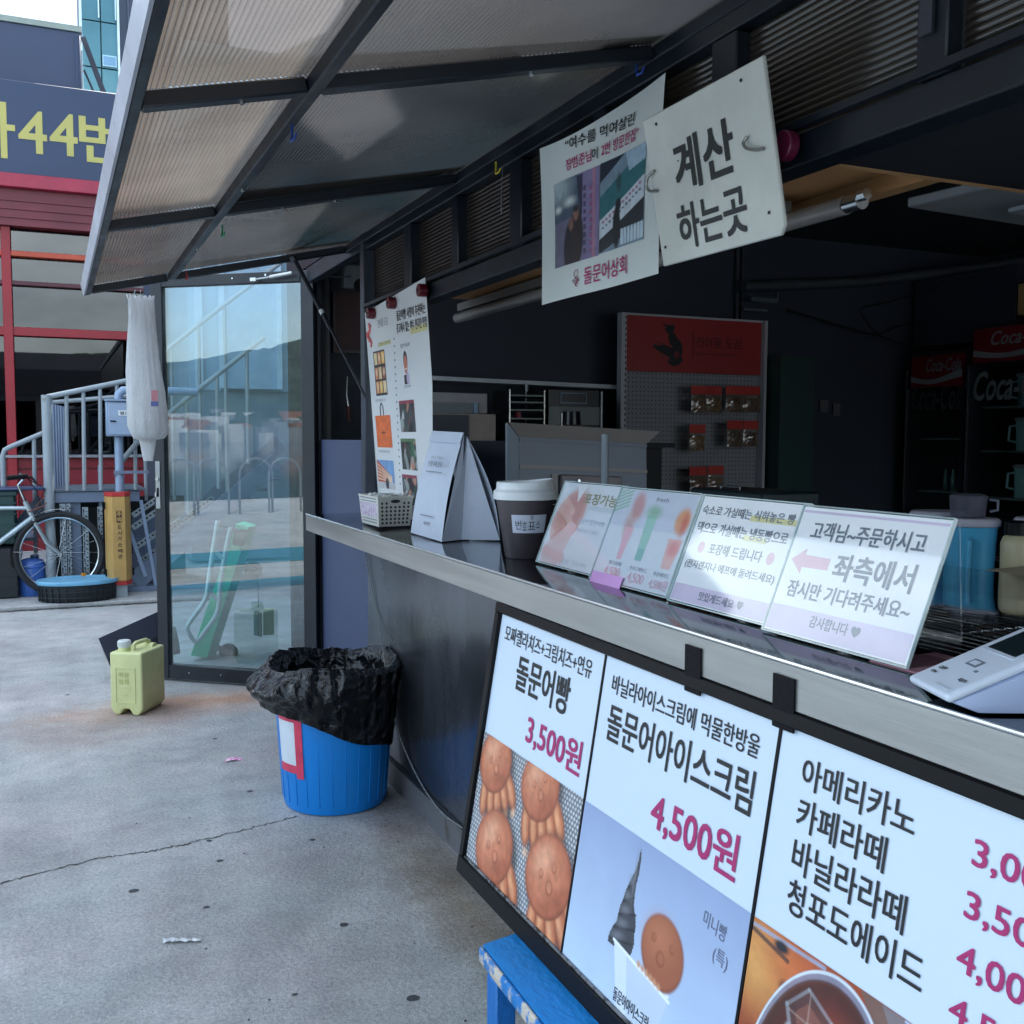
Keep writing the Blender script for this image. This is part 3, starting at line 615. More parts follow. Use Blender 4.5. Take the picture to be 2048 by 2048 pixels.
# header over the window
obj('header_beam',B().box((1.112,-3,1.69),(1.168,3.862,1.742)),navy,stall,bevel=.003)
obj('header_beam',B().box((1.108,-3,1.965),(1.178,3.93,2.055)),navy,stall,bevel=.003)
obj('header_lip',B().box((1.098,-3,1.745),(1.111,3.86,1.757)),navy,stall)
mull=[-2.2,-1.7,-1.1,-.5,.1,.58,1.083,1.562,2.02,2.465,2.905,3.35]
for i,y in enumerate(mull):
    wd=.075 if i%2 else .055
    obj('mullion',B().box((1.108,y-wd/2,1.744),(1.162,y+wd/2,1.963)),navy,stall,bevel=.003)
hp=M_poly('bronze header sheet',L(98,90,84),.9,.10,.2)
ys=[-3]+mull+[3.86]
def corr(o,a,b2,length_a,length_b,pitch,amp,nrm):
    """ridged sheet: ridges run along b2"""
    n=int(length_a/pitch)*4; o,a,b2,nrm=map(Vector,(o,a,b2,nrm)); P=[]
    for i in range(n+1):
        t=length_a*i/n; ph=(i%4); h=amp*(0,.7,1,.7)[ph]
        P+= [o+a*t+nrm*h, o+a*t+nrm*h+b2*length_b]
    return B().add(P,[(2*i,2*i+1,2*i+3,2*i+2) for i in range(n)])
for i in range(len(ys)-1):
    obj('header_sheet',corr((1.14,ys[i]+.03,1.744),(0,0,1),(0,1,0),.22,ys[i+1]-ys[i]-.06,.0115,.003,(-1,0,0)),hp,stall,smooth=60)
obj('latch_plate',B().box((1.100,1.075,1.80),(1.106,1.098,1.90)),M('latch grey',L(74,80,92),.4,.5),stall)
# soffit niche inside the window, wooden
wood=M_wear('varnished plywood',L(206,160,112),L(150,108,76),.62,5,.5,.15,.1,aniso=(1,.25,1))
obj('soffit',B().box((1.19,1.37,1.80),(1.72,3.86,1.815)),wood,stall)
obj('soffit_end',B().box((1.19,1.352,1.70),(1.72,1.368,1.815)),wood,stall)
obj('soffit_batten',B().box((1.60,1.372,1.765),(1.64,3.86,1.799)),wood,stall)
obj('soffit_front',B().box((1.73,1.36,1.82),(1.75,3.86,2.5)),dark,stall)
obj('inner_beam',B().box((1.19,-3,1.70),(1.73,1.35,1.75)),dark,stall)
tl=tag(obj('lamp_tube',B().tube([(1.52,1.70,1.735),(1.52,3.95,1.735)],.02,14),M('unlit tube white',L(150,148,146),.3)),'long unlit fluorescent tube fixed under the wooden soffit','lamp')
obj('end_cap',B().tube([(1.52,1.655,1.735),(1.52,1.699,1.735)],.018,12).tube([(1.52,1.64,1.745),(1.52,1.66,1.745)],.012,8),chrome,tl)
obj('batten',B().box((1.50,1.9,1.757),(1.54,3.9,1.785)),M('lamp batten',L(110,108,106),.4),tl)
obj('conduit',B().tube([(1.26,2.6,1.776),(1.26,3.85,1.776)],.012,8),M('white conduit',L(190,194,196),.4),stall)
# ------------------------------------------------------------------ counter
ct=thing('serving_counter','stainless steel serving counter with a brushed fascia and stained front panel','counter',(1,0,0))
obj('top',B().box((.8955,-3,.925),(1.95,3.962,.95)),M('polished steel top',L(120,124,130),.07,1,.1,3,.01,30,rvar=.04),ct,bevel=.002,seg=2)
obj('fascia',B().box((.893,-3,.887),(.905,3.964,.9475)),steelface,ct,bevel=.0015)
obj('fascia_lip',B().box((.9055,-3,.884),(.925,3.96,.892)),steelface,ct)
obj('edge_bead',B().tube([(.8935,-3,.9505),(.8935,3.964,.9505)],.0028,8),M('bright steel bead',L(225,228,230),.22,.6),ct)
obj('end_fascia',B().box((.9052,3.9645,.887),(1.1,3.972,.9475)),steelface,ct)
obj('front_panel',B().box((1.075,-3,.10),(1.09,3.737,.924)),steelpanel,ct,smooth=0)
obj('kick_plate',B().box((1.079,-3,.0),(1.092,3.737,.094)),M_wear('worn steel kick plate',L(96,98,102),L(70,62,54),.55,6,.4,.1,.2),ct)
obj('panel_seam',B().box((1.071,-3,.094),(1.0745,3.737,.110)),M('dark seam',L(46,50,56),.5,.6),ct)
obj('end_panel',B().box((1.093,3.72,.0),(1.155,3.737,.924)),steelpanel,ct)
obj('work_shelf',B().box((1.96,-1.5,.86),(2.75,4.2,.88)),steel,ct)
obj('cabinet',B().box((1.98,-1.5,.03),(2.7,4.15,.858)),dark,ct)
# ------------------------------------------------------------------ awning
aw=thing('awning','propped open awning of bronze ribbed plastic sheet in a dark steel frame','awning',(1.13,1,2.0))
AH=Vector((1.128,0,2.029)); AU=Vector((-1.01,0,-.232)).normalized(); AN=Vector((-AU.z*-1,0,0)); AN=Vector((AU.z,0,-AU.x)).normalized()
if AN.z<0: AN=-AN
AY=Vector((0,1,0)); AL=1.036
def ab(s0,s1,y0,y1,h0,h1): return B().obox(AH+AU*s0+AY*y0+AN*h0,AU*(s1-s0),AY*(y1-y0),AN*(h1-h0))
YE=4.17
obj('hinge_beam',ab(.0,.03,-3,YE,-.027,.0),navy,aw,bevel=.003)
obj('outer_beam',ab(AL-.022,AL-.001,-3,YE,-.027,.0),navy,aw,bevel=.003)
obj('edge_sheen',ab(AL,AL+.006,-3,YE+.004,-.029,.014),M_wear('scuffed pale sky sheen',L(176,180,190),L(120,124,132),.6,14,.35,.06,.1),aw)  # pale grey puts the sky's reflection into the outer edge colour
obj('middle_beam',ab(.709,.736,-3,YE-.05,-.027,-.001),navy,aw,bevel=.003)
ribs=[YE-.03,2.885,1.80,.66,-.5,-1.7,-2.9]
for y in ribs: 
    obj('rib',ab(.031,.708,y-.017,y+.017,-.027,.0),navy,aw,bevel=.003); obj('rib',ab(.737,AL-.023,y-.017,y+.017,-.027,.0),navy,aw,bevel=.003)
ap=M_poly('bronze ribbed sheet',L(116,108,100),.66,.17,.10)
for i in range(len(ribs)-1):
    ya,yb=ribs[i+1]+.002,ribs[i]-.002
    for sa,sb in ((.01,.7215),(.7235,AL-.012)):
        obj('sheet',corr(AH+AU*sa+AY*ya+AN*.002,AU,AY,sb-sa,yb-ya,.0096,.0042,AN),ap,aw,smooth=60)
tp=B().poly([AH+AU*((1.128-x)/.975)+AY*y+AN*.022 for x,y in ((1.10,4.08),(.86,4.06),(.78,3.05),(.44,3.05),(.44,2.02),(.69,2.54),(.724,2.2),(.56,1.84),(.80,1.80),(.958,2.0),(.985,1.77),(1.10,1.74))],AN*.004)  # added dark sheet, its outline cut to the awning's shade patches
tag(obj('shade_sheet',tp,M('dark tarpaulin',L(24,28,36),.7,0,.2,5),smooth=0),'dark tarpaulin added over the awning, cut to its shaded patches','shade_sheet')
for (s_0,y) in ((.722,2.55),(.722,1.2),(.722,3.4),(.4,2.89),(.85,1.8),(.3,1.8),(.018,2.2),(.55,2.89),(.9,2.885),(.722,.4)):
    p=AH+AU*s_0+AY*y; obj('screw_head',B().tube([p-AN*.0272,p-AN*.032],.005,8),chrome,aw)
# small plastic hooks and cup hooks
for (x,y,z,c,nm) in ((.43,1.99,1.815,L(30,70,150),'blue'),(.43,2.87,1.79,L(30,130,90),'green'),(.44,3.76,1.80,L(150,40,60),'red'),(1.095,1.84,1.985,L(30,80,160),'blue'),(1.095,2.56,1.955,L(200,180,50),'yellow')):
    z+=.026
    hk=obj('hook',B().tube([(x,y,z),(x,y,z-.02),(x-.004,y-.008,z-.034),(x,y-.02,z-.032),(x+.003,y-.024,z-.022)],.0026,6),M(nm+' hook plastic',c,.4),aw)
# gas prop
tag(obj('gas_prop',B().tube([(.888,4.1,1.952),(.995,3.945,1.665)],.0095,10).tube([(.995,3.945,1.665),(1.09,3.80,1.40)],.0055,8).tube([(.88,4.1,1.96),(.893,4.1,1.94)],.014,8),M('gas strut black',L(40,46,56),.3,.4)),'thin black gas strut propping the awning from the corner post','gas strut')
obj('label_tag',B().tube([(.966,3.987,1.742),(.972,3.978,1.726)],.0102,10),white,bpy.data.objects['gas_prop'])
# ------------------------------------------------------------------ glass door standing open
P0=Vector((.512,5.441,0)); DD=Vector((.774,-.633,0)).normalized(); ND=Vector((-.633,-.774,0)).normalized()
dt=thing('glass_door','tall open glass door in a dark frame left of the stall','door',(.84,5.17,0))
def db(s0,s1,z0,z1,t0=0,t1=.045): return B().obox(P0+DD*s0+Vector((0,0,z0))-ND*t1,DD*(s1-s0),Vector((0,0,z1-z0)),ND*(t1-t0))
obj('stile',db(-.062,0,.012,2.045),navy,dt,bevel=.003); obj('stile',db(.762,.83,.012,2.045),navy,dt,bevel=.003)
obj('rail',db(.001,.761,.012,.085),navy,dt,bevel=.003); obj('rail',db(.001,.761,1.992,2.045),navy,dt,bevel=.003)
obj('glass',db(.0005,.7615,.086,1.991,.018,.022),M_glass('tinted door glass',(.74,.87,.91),.14,.004),dt,smooth=0)
lk=obj('lock_plate',B().obox(P0+DD*(-.0625)+Vector((0,0,.885))-ND*.034,ND*.024,Vector((0,0,.24)),-DD*.003),chrome,dt,bevel=.001)
lk2=B()
lk2.obox(P0+DD*(-.066)+Vector((0,0,.89))-ND*.036,ND*.028,Vector((0,0,.235)),-DD*.002)
obj('lock_face',B().obox(P0+DD*(-.052)+Vector((0,0,.885))+ND*.001,DD*.026,Vector((0,0,.24)),ND*.003),M('lock steel',L(150,156,160),.3,.8),dt,bevel=.001)
obj('cylinder',B().tube([P0+DD*(-.039)+Vector((0,0,1.035)),P0+DD*(-.039)+Vector((0,0,1.035))+ND*.012],.009,12),chrome,dt)
obj('keyhole',B().obox(P0+DD*(-.044)+Vector((0,0,.945))+ND*.0042,DD*.010,Vector((0,0,.045)),ND*.002),black,dt)
obj('latch_bolt',B().obox(P0+DD*(-.051)+Vector((0,0,.945))+ND*.0042,DD*.007,Vector((0,0,.022)),ND*.008),M('latch bolt',L(190,196,200),.3,.6),dt)
obj('closer',B().tube([P0+DD*.53+Vector((0,0,2.005))+ND*.03,P0+DD*.62+Vector((0,0,2.015))+ND*.03],.004,8).tube([P0+DD*.62+Vector((0,0,2.015))+ND*.03,P0+DD*.735+Vector((0,0,2.030))+ND*.03],.008,10).obox(P0+DD*.515+Vector((0,0,1.998))+ND*.002,DD*.03,Vector((0,0,.016)),ND*.034),M('pale metal strut',L(205,208,206),.3,.5),dt)
obj('screw',B().tube([P0+DD*.58+Vector((0,0,2.03)),P0+DD*.58+Vector((0,0,2.03))+ND*.004],.005,8).tube([P0+DD*.40+Vector((0,0,2.02)),P0+DD*.40+Vector((0,0,2.02))+ND*.004],.004,8).tube([P0+DD*.30+Vector((0,0,.05)),P0+DD*.30+Vector((0,0,.05))+ND*.004],.004,8).tube([P0+DD*.12+Vector((0,0,.05)),P0+DD*.12+Vector((0,0,.05))+ND*.004],.004,8),chrome,dt)
# plastic bag on a hook by the door
bagm=bpy.data.materials.new('thin white plastic'); bagm.use_nodes=True; t=bagm.node_tree; b0=t.nodes['Principled BSDF']; b0.inputs['Base Color'].default_value=(.9,.92,.94,1); b0.inputs['Roughness'].default_value=.3
b0.inputs['Alpha'].default_value=1
tln=t.nodes.new('ShaderNodeBsdfTranslucent'); tln.inputs[0].default_value=(.93,.95,.97,1); mxs=t.nodes.new('ShaderNodeMixShader'); mxs.inputs[0].default_value=.4
t.links.new(b0.outputs[0],mxs.inputs[1]); t.links.new(tln.outputs[0],mxs.inputs[2]); t.links.new(mxs.outputs[0],t.nodes['Material Output'].inputs[0])
nn=t.nodes.new('ShaderNodeTexNoise'); nn.inputs['Scale'].default_value=22; nn.inputs['Detail'].default_value=4; nn.inputs['Distortion'].default_value=2.5; bpn=t.nodes.new('ShaderNodeBump'); bpn.inputs['Strength'].default_value=.8; bpn.inputs['Distance'].default_value=.015
t.links.new(nn.outputs['Fac'],bpn.inputs['Height']); t.links.new(bpn.outputs[0],b0.inputs['Normal'])
YBG=4.2
prof=[(1.782,.258,.350,.010),(1.768,.262,.348,.014),(1.70,.262,.352,.024),(1.60,.258,.362,.034),(1.50,.252,.372,.044),(1.42,.250,.382,.055),(1.35,.250,.388,.06),(1.29,.254,.392,.062),(1.262,.262,.392,.055),(1.243,.272,.380,.04),(1.236,.290,.350,.016),(1.21,.296,.346,.012),(1.175,.300,.340,.008),(1.155,.304,.336,.004)]
bgt=thing('plastic_bag','white translucent plastic bag hanging from a wire hook beside the door frame','bag',(.32,YBG,1.2)); bb_=B(); n=56; V=[]
for (z,xl,xr,dp) in prof:
    cxm=(xl+xr)/2+.016; rx=(xr-xl)/2*1.05
    for j in range(n):
        g=2*math.pi*j/n; kz=min(1,max(.25,(z-1.2)*1.6)); f=1+.09*noise.noise(Vector((math.cos(g)*2.2,math.sin(g)*2.2,z*6)))+.22*kz*(.4-abs(noise.noise(Vector((math.cos(g)*5,math.sin(g)*5,z*3)))*2))+.07*noise.noise(Vector((math.cos(g)*11,math.sin(g)*11,z*22))); V.append((cxm+rx*math.cos(g)*f,YBG+dp*math.sin(g)*f,z+(.008*math.sin(7*g) if z>1.77 else 0)))
bb_.add(V,[(i*n+j,i*n+(j+1)%n,(i+1)*n+(j+1)%n,(i+1)*n+j) for i in range(len(prof)-1) for j in range(n)])
o=obj('bag_skin',bb_,bagm,bgt,smooth=80)
obj('contents',B().lathe((.325,YBG,1.25),[(.02,0),(.034,.012),(.036,.08),(.03,.088)],14),M('pale tub',L(200,200,192),.5),bgt)
obj('printed_tape',B().box((.347,YBG-.058,1.385),(.371,YBG-.0555,1.425)),M('pale pink print',L(206,140,150),.5),bgt)
obj('printed_tape',B().box((.345,YBG-.0585,1.365),(.372,YBG-.056,1.383)),M('pale blue print',L(100,110,170),.5),bgt)
obj('wire_hook',B().tube([(.300,4.16,1.80),(.296,4.18,1.785),(.288,4.2,1.765),(.281,4.2,1.772),(.280,4.2,1.792)],.0016,6).tube([(.318,4.16,1.80),(.322,4.18,1.78),(.332,4.2,1.768),(.338,4.2,1.78)],.0016,6),chrome,bgt)
# dark board leaning behind the door foot
tag(obj('leaning_board',B().poly([(.187,5.6,.217),(.50,5.6,.345),(.50,5.6,.215),(.228,5.6,.107)],(.03,.09,-.10)),M('dark slate board',L(36,42,60),.5,0,.06,4),smooth=0),'flat dark board sticking out low behind the foot of the glass door','board')
# ------------------------------------------------------------------ platform trolley behind the door
tr=thing('platform_trolley','upended mint green wooden platform trolley with a white tubular handle behind the glass door','trolley',(.8,5.9,0))
gw=M_wear('flaking mint paint',L(70,232,176),L(120,150,120),.62,16,.55,.06,.5,aniso=(1.6,1,.35))
YT=5.86
TL,TR_,BR,BL=Vector((.925,YT,.762)),Vector((.995,YT,.742)),Vector((.755,YT,.02)),Vector((.668,YT,.035))
obj('deck',B().poly([TL,TR_,BR,BL],(.07,.16,0)),gw,tr,smooth=0)
obj('deck_edge',B().poly([TR_+Vector((.002,0,0)),TR_+Vector((.05,.02,.0)),BR+Vector((.05,.02,.0)),BR+Vector((.002,0,0))],(0,.1,0)),M('smooth mint paint',L(78,160,140),.4),tr,smooth=0)
obj('bracket',B().poly([TL+Vector((-.012,-.004,-.03)),TR_+Vector((0,-.004,-.015)),TR_+Vector((-.035,-.004,-.11)),TL+Vector((-.02,-.004,-.115))],(0,.003,0)),M_wear('dull zinc plate',L(120,116,110),L(100,70,50),.6,20,.5),tr)
D2=lambda x,y,yy=5.80: Vector(at(300+x/4.2,950+y/4.2,y=yy))
hd_=obj('handle',B().tube([D2(570,385),D2(520,700),D2(478,1010),D2(440,1090),D2(330,1240),D2(308,1290),D2(345,1360),D2(378,1402),D2(420,1375),D2(545,1200),D2(575,1120),D2(592,900),D2(640,620),D2(678,440)],.0135,10),M('white enamel tube',L(196,210,206),.35),tr)
obj('rung',B().tube([D2(540,640),D2(618,705)],.011,8).tube([D2(480,955),D2(560,1045)],.011,8),M('white enamel tube',L(1,1,1)),hd_)
obj('axle_bolt',B().tube([D2(575,435),D2(740,455)],.005,6),chrome,tr)
for (cx_,cy_) in ((868,800),(660,1490)):
    c0=D2(cx_,cy_,5.95)
    wv=obj('caster_wheel',B().tube([c0-Vector((0,.014,0)),c0+Vector((0,.014,0))],.052,24),M('grey caster',L(110,120,124),.5),tr,bevel=.004)
    obj('hub_cap',B().tube([c0-Vector((0,.019,0)),c0-Vector((0,.0145,0))],.02,14),chrome,wv)
    obj('caster_fork',B().bar(c0-Vector((0,.022,0)),c0+Vector((-.075,-.022,.045)),.005,.032),M('caster zinc',L(150,156,158),.35,.6),tr)
# grey tanks seen low through the door and a table edge mirrored there
tag(obj('drum',B().tube([at(355,1280,y=5.7),at(330,1285,y=5.7)],.075,20),M('olive drum',L(70,86,70),.5)),'small olive drum on its side just behind the door frame','drum')
fl=thing('folded_leaflets','cluster of pale cards hanging low behind the glass door','cards',(1.0,5.9,.15))
for i,(a,b2) in enumerate(((870,905),(905,925),(926,944))): obj('card',B().obox(D2(a,1140+i*8,5.93),Vector(((b2-a)/4.2/2050*5.9,.01*i,0)),(0,.006,0),(0,0,-.145)),M('pale card',L(196,204,196),.5),fl)
obj('card',B().obox(D2(950,1125,5.95),Vector((.062,0,0)),(0,.02,0),(0,0,-.155)),M('cream card',L(186,190,170),.5),fl,bevel=.003)
obj('cord',B().tube([D2(905,890,5.96),D2(912,1110,5.94)],.003,5),M('cord grey',L(130,136,136),.6),fl)
# ================================================================== YARD OBJECTS
# jerry can
jc=thing('jerry_can','pale yellow green plastic jerry can with white screw cap on the concrete','jerry can',(.32,4.88,0))
jm=M_wear('pale green plastic',L(206,209,150),L(178,172,124),.52,5,.38,.35,.04)
F0=Vector((.206,4.875,0)); FU=(Vector((.334,4.792,0))-F0).normalized(); FD=Vector((-FU.y,FU.x,0)); FW,FDp,FH=.155,.21,.285
def jp(x,y,z): return F0+FU*x+FD*y+Vector((0,0,z))
b=B(); b.poly([jp(0,0,.03),jp(0,0,FH),jp(FW,0,FH),jp(FW,0,.03),jp(FW-.02,0,.0),jp(FW*.70,0,.0),jp(FW*.58,0,.028),jp(FW*.40,0,.028),jp(FW*.28,0,0),jp(.02,0,0)],FD*FDp)
obj('body',b,jm,jc,bevel=.02,seg=4,smooth=60)
fr=Fr(jp(.028,-.0008,.055),FU,(0,0,1))
pn=B(); 
for (x0,y0,x1,y1) in ((0,0,.095,.003),(0,.158,.095,.161),(0,.003,.003,.158),(.092,.003,.095,.158)): pn.obox(fr.p(x0,y0,-.0012),fr.u*(x1-x0),fr.v*(y1-y0),fr.n*.0035)
for k in range(3): pn.obox(fr.p(.02,.07-.016*k,-.001),fr.u*(.055-.01*k),fr.v*.004,fr.n*.0028)
obj('embossed_panel',pn,jm,jc)
text([('백광',.015,.115,.05,.026,.02),('화학',.015,.084,.05,.026,.02)],fr,M('embossed green',L(180,186,116),.4),jc,.0008)
obj('neck',B().lathe(jp(.045,.05,FH-.006),[(.026,0),(.026,.022),(.022,.03)],20),jm,jc)
cp=B().lathe(jp(.045,.05,FH+.016),[(.027,0),(.0285,.004),(.0285,.026),(.024,.031)],24)
co=obj('cap',cp,M('white cap',L(214,220,218),.4),jc)
for k in range(24):
    a=k*math.pi/12; c=jp(.045,.05,FH+.02)+Vector((.0285*math.cos(a),.0285*math.sin(a),0)); obj('cap_rib',B().bar(c,c+Vector((0,0,.02)),.002,.003),MATS['white cap'],co)
obj('handle',B().tube([jp(.085,.055,FH-.01),jp(.085,.058,FH+.022),jp(.088,.075,FH+.03),jp(.096,.15,FH+.03),jp(.098,.17,FH+.02),jp(.098,.178,FH-.01)],[.012,.010,.010,.010,.011,.013],12),jm,jc)
obj('shoulder',B().tube([jp(.03,.165,FH-.012),jp(.13,.165,FH-.012)],[.028,.028],14),jm,jc)
# blue bin
bc=Vector((.862,3.415,0)); bn=thing('rubbish_bin','bright blue plastic bin lined with a black rubbish bag against the counter','bin',bc)
bm1=M_wear('bright blue plastic',L(0,124,206),L(60,120,168),.56,9,.38,.3,.03,aniso=(1,1,.4))
obj('shell',B().lathe(bc,[(.158,0),(.17,.004),(.176,.02),(.197,.30),(.203,.44),(.208,.445),(.208,.46),(.202,.462),(.195,.44),(.17,.02),(.001,.012)],64,False),bm1,bn,smooth=50)
for k in range(26):
    a=2*math.pi*k/26+.06; c1=bc+Vector((.1765*math.cos(a),.1765*math.sin(a),.03)); c2=bc+Vector((.1995*math.cos(a),.1995*math.sin(a),.38)); obj('moulded_rib',B().bar(c1,c2,.0035,.005,Vector((math.cos(a),math.sin(a),0))),bm1,bn,bevel=.0008)
def cyl_patch(c,r0,r1,z0,z1,a0,a1,off=.0025,n=10,sk=0): 
    return B().grid(n,6,lambda u,v:(c.x+((r0+(r1-r0)*((z0+(z1-z0)*v-.02)/.42))+off)*math.cos(a0+(a1-a0)*u+sk*v),c.y+((r0+(r1-r0)*((z0+(z1-z0)*v-.02)/.42))+off)*math.sin(a0+(a1-a0)*u+sk*v),z0+(z1-z0)*v))
tm=M('red tape film',L(206,62,92),.35,0,.15,20)
A0,A1=R(187),R(218)
ob=obj('notice',cyl_patch(bc,.176,.204,.16,.325,A0,A1,.0032),M('notice paper',L(206,214,222),.5),bn)
for (a0,a1,z0,z1) in ((A0,A1,.315,.345),(A0,A1,.14,.168),(A1-R(4),A1+R(5),.125,.35)): obj('tape_strip',cyl_patch(bc,.176,.204,z0,z1,a0,a1,.0046),tm,bn)
# liner
lm=M('black film',(.005,.0055,.007),.1,0,.2,8,.0,spec=.36); 
t=lm.node_tree; b0=t.nodes['Principled BSDF']; v1=t.nodes.new('ShaderNodeTexVoronoi'); v1.inputs['Scale'].default_value=19; v1.feature='F1'; n1=t.nodes.new('ShaderNodeTexNoise'); n1.inputs['Scale'].default_value=9; n1.inputs['Detail'].default_value=5; n1.inputs['Distortion'].default_value=2.2
co_=[x for x in t.nodes if x.type=='MAPPING'][0]; t.links.new(co_.outputs[0],n1.inputs['Vector'])
nd=t.nodes.new('ShaderNodeTexNoise'); nd.inputs['Scale'].default_value=11; nd.inputs['Detail'].default_value=2; t.links.new(co_.outputs[0],nd.inputs['Vector'])
vm=t.nodes.new('ShaderNodeVectorMath'); vm.operation='MULTIPLY_ADD'; vm.inputs[1].default_value=(.09,.09,.09); t.links.new(nd.outputs['Color'],vm.inputs[0]); t.links.new(co_.outputs[0],vm.inputs[2]); t.links.new(vm.outputs[0],v1.inputs['Vector'])
b1=t.nodes.new('ShaderNodeBump'); b1.inputs['Strength'].default_value=.55; b1.inputs['Distance'].default_value=.022; t.links.new(v1.outputs['Distance'],b1.inputs['Height'])
b2_=t.nodes.new('ShaderNodeBump'); b2_.inputs['Strength'].default_value=.5; b2_.inputs['Distance'].default_value=.03; t.links.new(n1.outputs['Fac'],b2_.inputs['Height']); t.links.new(b1.outputs[0],b2_.inputs['Normal']); t.links.new(b2_.outputs[0],b0.inputs['Normal'])
NA=260
def liner(u,v):
    a=2*math.pi*u; ca,sa=math.cos(a),math.sin(a)
    # toward the right-front the bag hangs low, toward the left it flares out
    front=.5-.5*math.cos(a-R(118))   # 1 at a=298deg (front right)
    left=max(0,math.cos(a-R(200)))**1.5
    zlow=.276+.078*math.cos(a-R(166))+.025*left+.006*math.sin(a*5)
    z_top=.478+.012*math.sin(3*a+1)+.01*noise.noise(Vector((ca*2,sa*2,3)))
    rdg=lambda k,q,o: .55-2*abs(noise.noise(Vector((ca*k+o,sa*k,v*q+o))))
    pl=.9*rdg(4.2,1.3,0)+.5*rdg(9,2.2,4)+.10*rdg(22,5,9)
    if v<.35:   # inside, going down
        f=v/.35; r=(.186-.05*(1-f)+.006*pl*f) if f>.12 else .13*f/.12; z=z_top-.26*(1-f)+.0
    elif v<.5:
        f=(v-.35)/.15; r=.190+.026*math.sin(f*math.pi/2)+.014*left; z=z_top+.016*math.sin(f*math.pi)+.006*pl; r+=.010*pl
    else:
        f=(v-.5)/.5; z=z_top-(z_top-zlow)*f; rr=.176+.028*(z-.02)/.42
        r=rr+.007+.010*(1-f)+left*(.085*math.sin(min(1,f*1.25)*math.pi*.75)*(1-.25*f)+.012)+ (.016*pl)*(1-.6*f)
        r=max(r,rr+.005)
    x=bc.x+r*ca; 
    if x>1.068: x=1.068-(.004)*f if v>=.35 else 1.068
    return (x,bc.y+r*sa,z)
obj('liner',B().grid(NA,70,liner),lm,bn,smooth=80)
# rope hanging from the counter down to the menu board
rope=M('grey braided rope',L(112,116,118),.7,0,.45,160)
rp_=[(.905,3.22,.93),(1.00,3.33,.86),(1.043,3.45,.70),(1.043,3.398,.56),(1.040,3.34,.45),(1.03,3.27,.33),(1.036,3.21,.236),(1.040,3.10,.17),(1.040,2.997,.140),(1.040,2.86,.128),(1.040,2.72,.13),(1.04,2.6,.135)]
def smoothp(P,k=8):
    P=[Vector(p) for p in P]; o=[]
    for i in range(len(P)-1):
        p0,p1,p2,p3=P[max(0,i-1)],P[i],P[i+1],P[min(len(P)-1,i+2)]
        for j in range(k):
            t=j/k; o.append(.5*((2*p1)+(-p0+p2)*t+(2*p0-5*p1+4*p2-p3)*t*t+(-p0+3*p1-3*p2+p3)*t**3))
    return o+[P[-1]]
RP=smoothp([at(723,1060,x=1.069),at(742,1165,x=1.069),at(758,1240,x=1.069),at(772,1335,x=1.03),at(790,1440,x=1.05),at(815,1510,x=1.066),at(848,1575,x=1.069),at(885,1625,x=1.069),at(925,1655,x=1.069)],26)
rb_=B()
for st_ in (0,math.pi):
    rb_.tube([p+Vector((-.0022*abs(math.cos(i*.9+st_)),.0028*math.sin(i*.9+st_),.002*math.cos(i*.9+st_))) for i,p in enumerate(RP)],.0019,5)
tag(obj('rope',rb_,rope),'thin grey braided rope hanging from the counter end past the blue bin','rope')
# litter
p=at(467,1520,z=0)
tag(obj('ticket',B().grid(6,2,lambda u,v:(p.x-.035+.075*u+.01*v,p.y-.02+.035*v,.003+.004*math.sin(u*5))),M_wear('pink ticket',L(224,120,180),L(236,226,232),.5,60,.5)),'small pink paper ticket lying on the concrete left of the blue bin','ticket')
p=at(362,1888,z=0)
tag(obj('paper_scrap',B().grid(12,3,lambda u,v:(p.x-.04+.085*u+.006*math.sin(v*9),p.y+.016-.03*u+.022*v*(1-.5*u),.003+.005*abs(math.sin(u*11+v*2)))),M_wear('torn label',L(206,210,212),L(60,62,66),.56,70,.4)),'torn white and grey label scrap on the concrete in the foreground','litter')
rg=random.Random(11); pb_=B()
for i in range(70):
    x=rg.uniform(.2,1.03); y=rg.uniform(1.9,3.6); 
    if rg.random()<.6: x=rg.uniform(.9,1.04)
    r=rg.uniform(.0012,.0032); pb_.lathe((x,y,-.0005),[(r*.8,0),(r,r*.5),(r*.4,r*1.1)],6)
o=stuff('grit',pb_,M('dark grit',L(70,66,60),.9),smooth=0); o['label']='loose dark grit scattered on the concrete along the counter foot'; o['category']='grit'
# blue stool
sl=thing('wooden_stool','worn bright blue painted wooden bench under the menu board','stool',(.76,1.5,0))
bw=M_wear('worn blue paint',L(18,128,200),L(176,170,158),.635,14,.5,.05,.4,aniso=(1,.5,1)); bw2=M_wear('chipped blue edge',L(20,118,190),L(196,188,174),.46,26,.6,.07,.5)
top=B().poly([(.722,1.745,.262),(.795,1.76,.262),(1.0,1.76,.262),(1.0,.9,.262),(.70,.9,.262)],(0,0,.026))
obj('seat',top,bw,sl,bevel=.004,seg=2)
obj('seat_edge',B().poly([(.712,1.74,.258),(.7205,1.744,.258),(.6985,.9,.258),(.690,.9,.258)],(0,0,.0295)),bw2,sl,bevel=.003)
obj('leg',B().box((.712,1.655,0),(.752,1.70,.2565)),bw2 if 0 else M_wear('blue leg',L(14,104,178),L(150,150,146),.66,14,.5,.04,.3),sl,bevel=.003)
obj('leg',B().box((.95,1.655,0),(.99,1.70,.2565)),MATS['blue leg'],sl,bevel=.003); obj('leg',B().box((.712,.92,0),(.752,.965,.2565)),MATS['blue leg'],sl,bevel=.003)
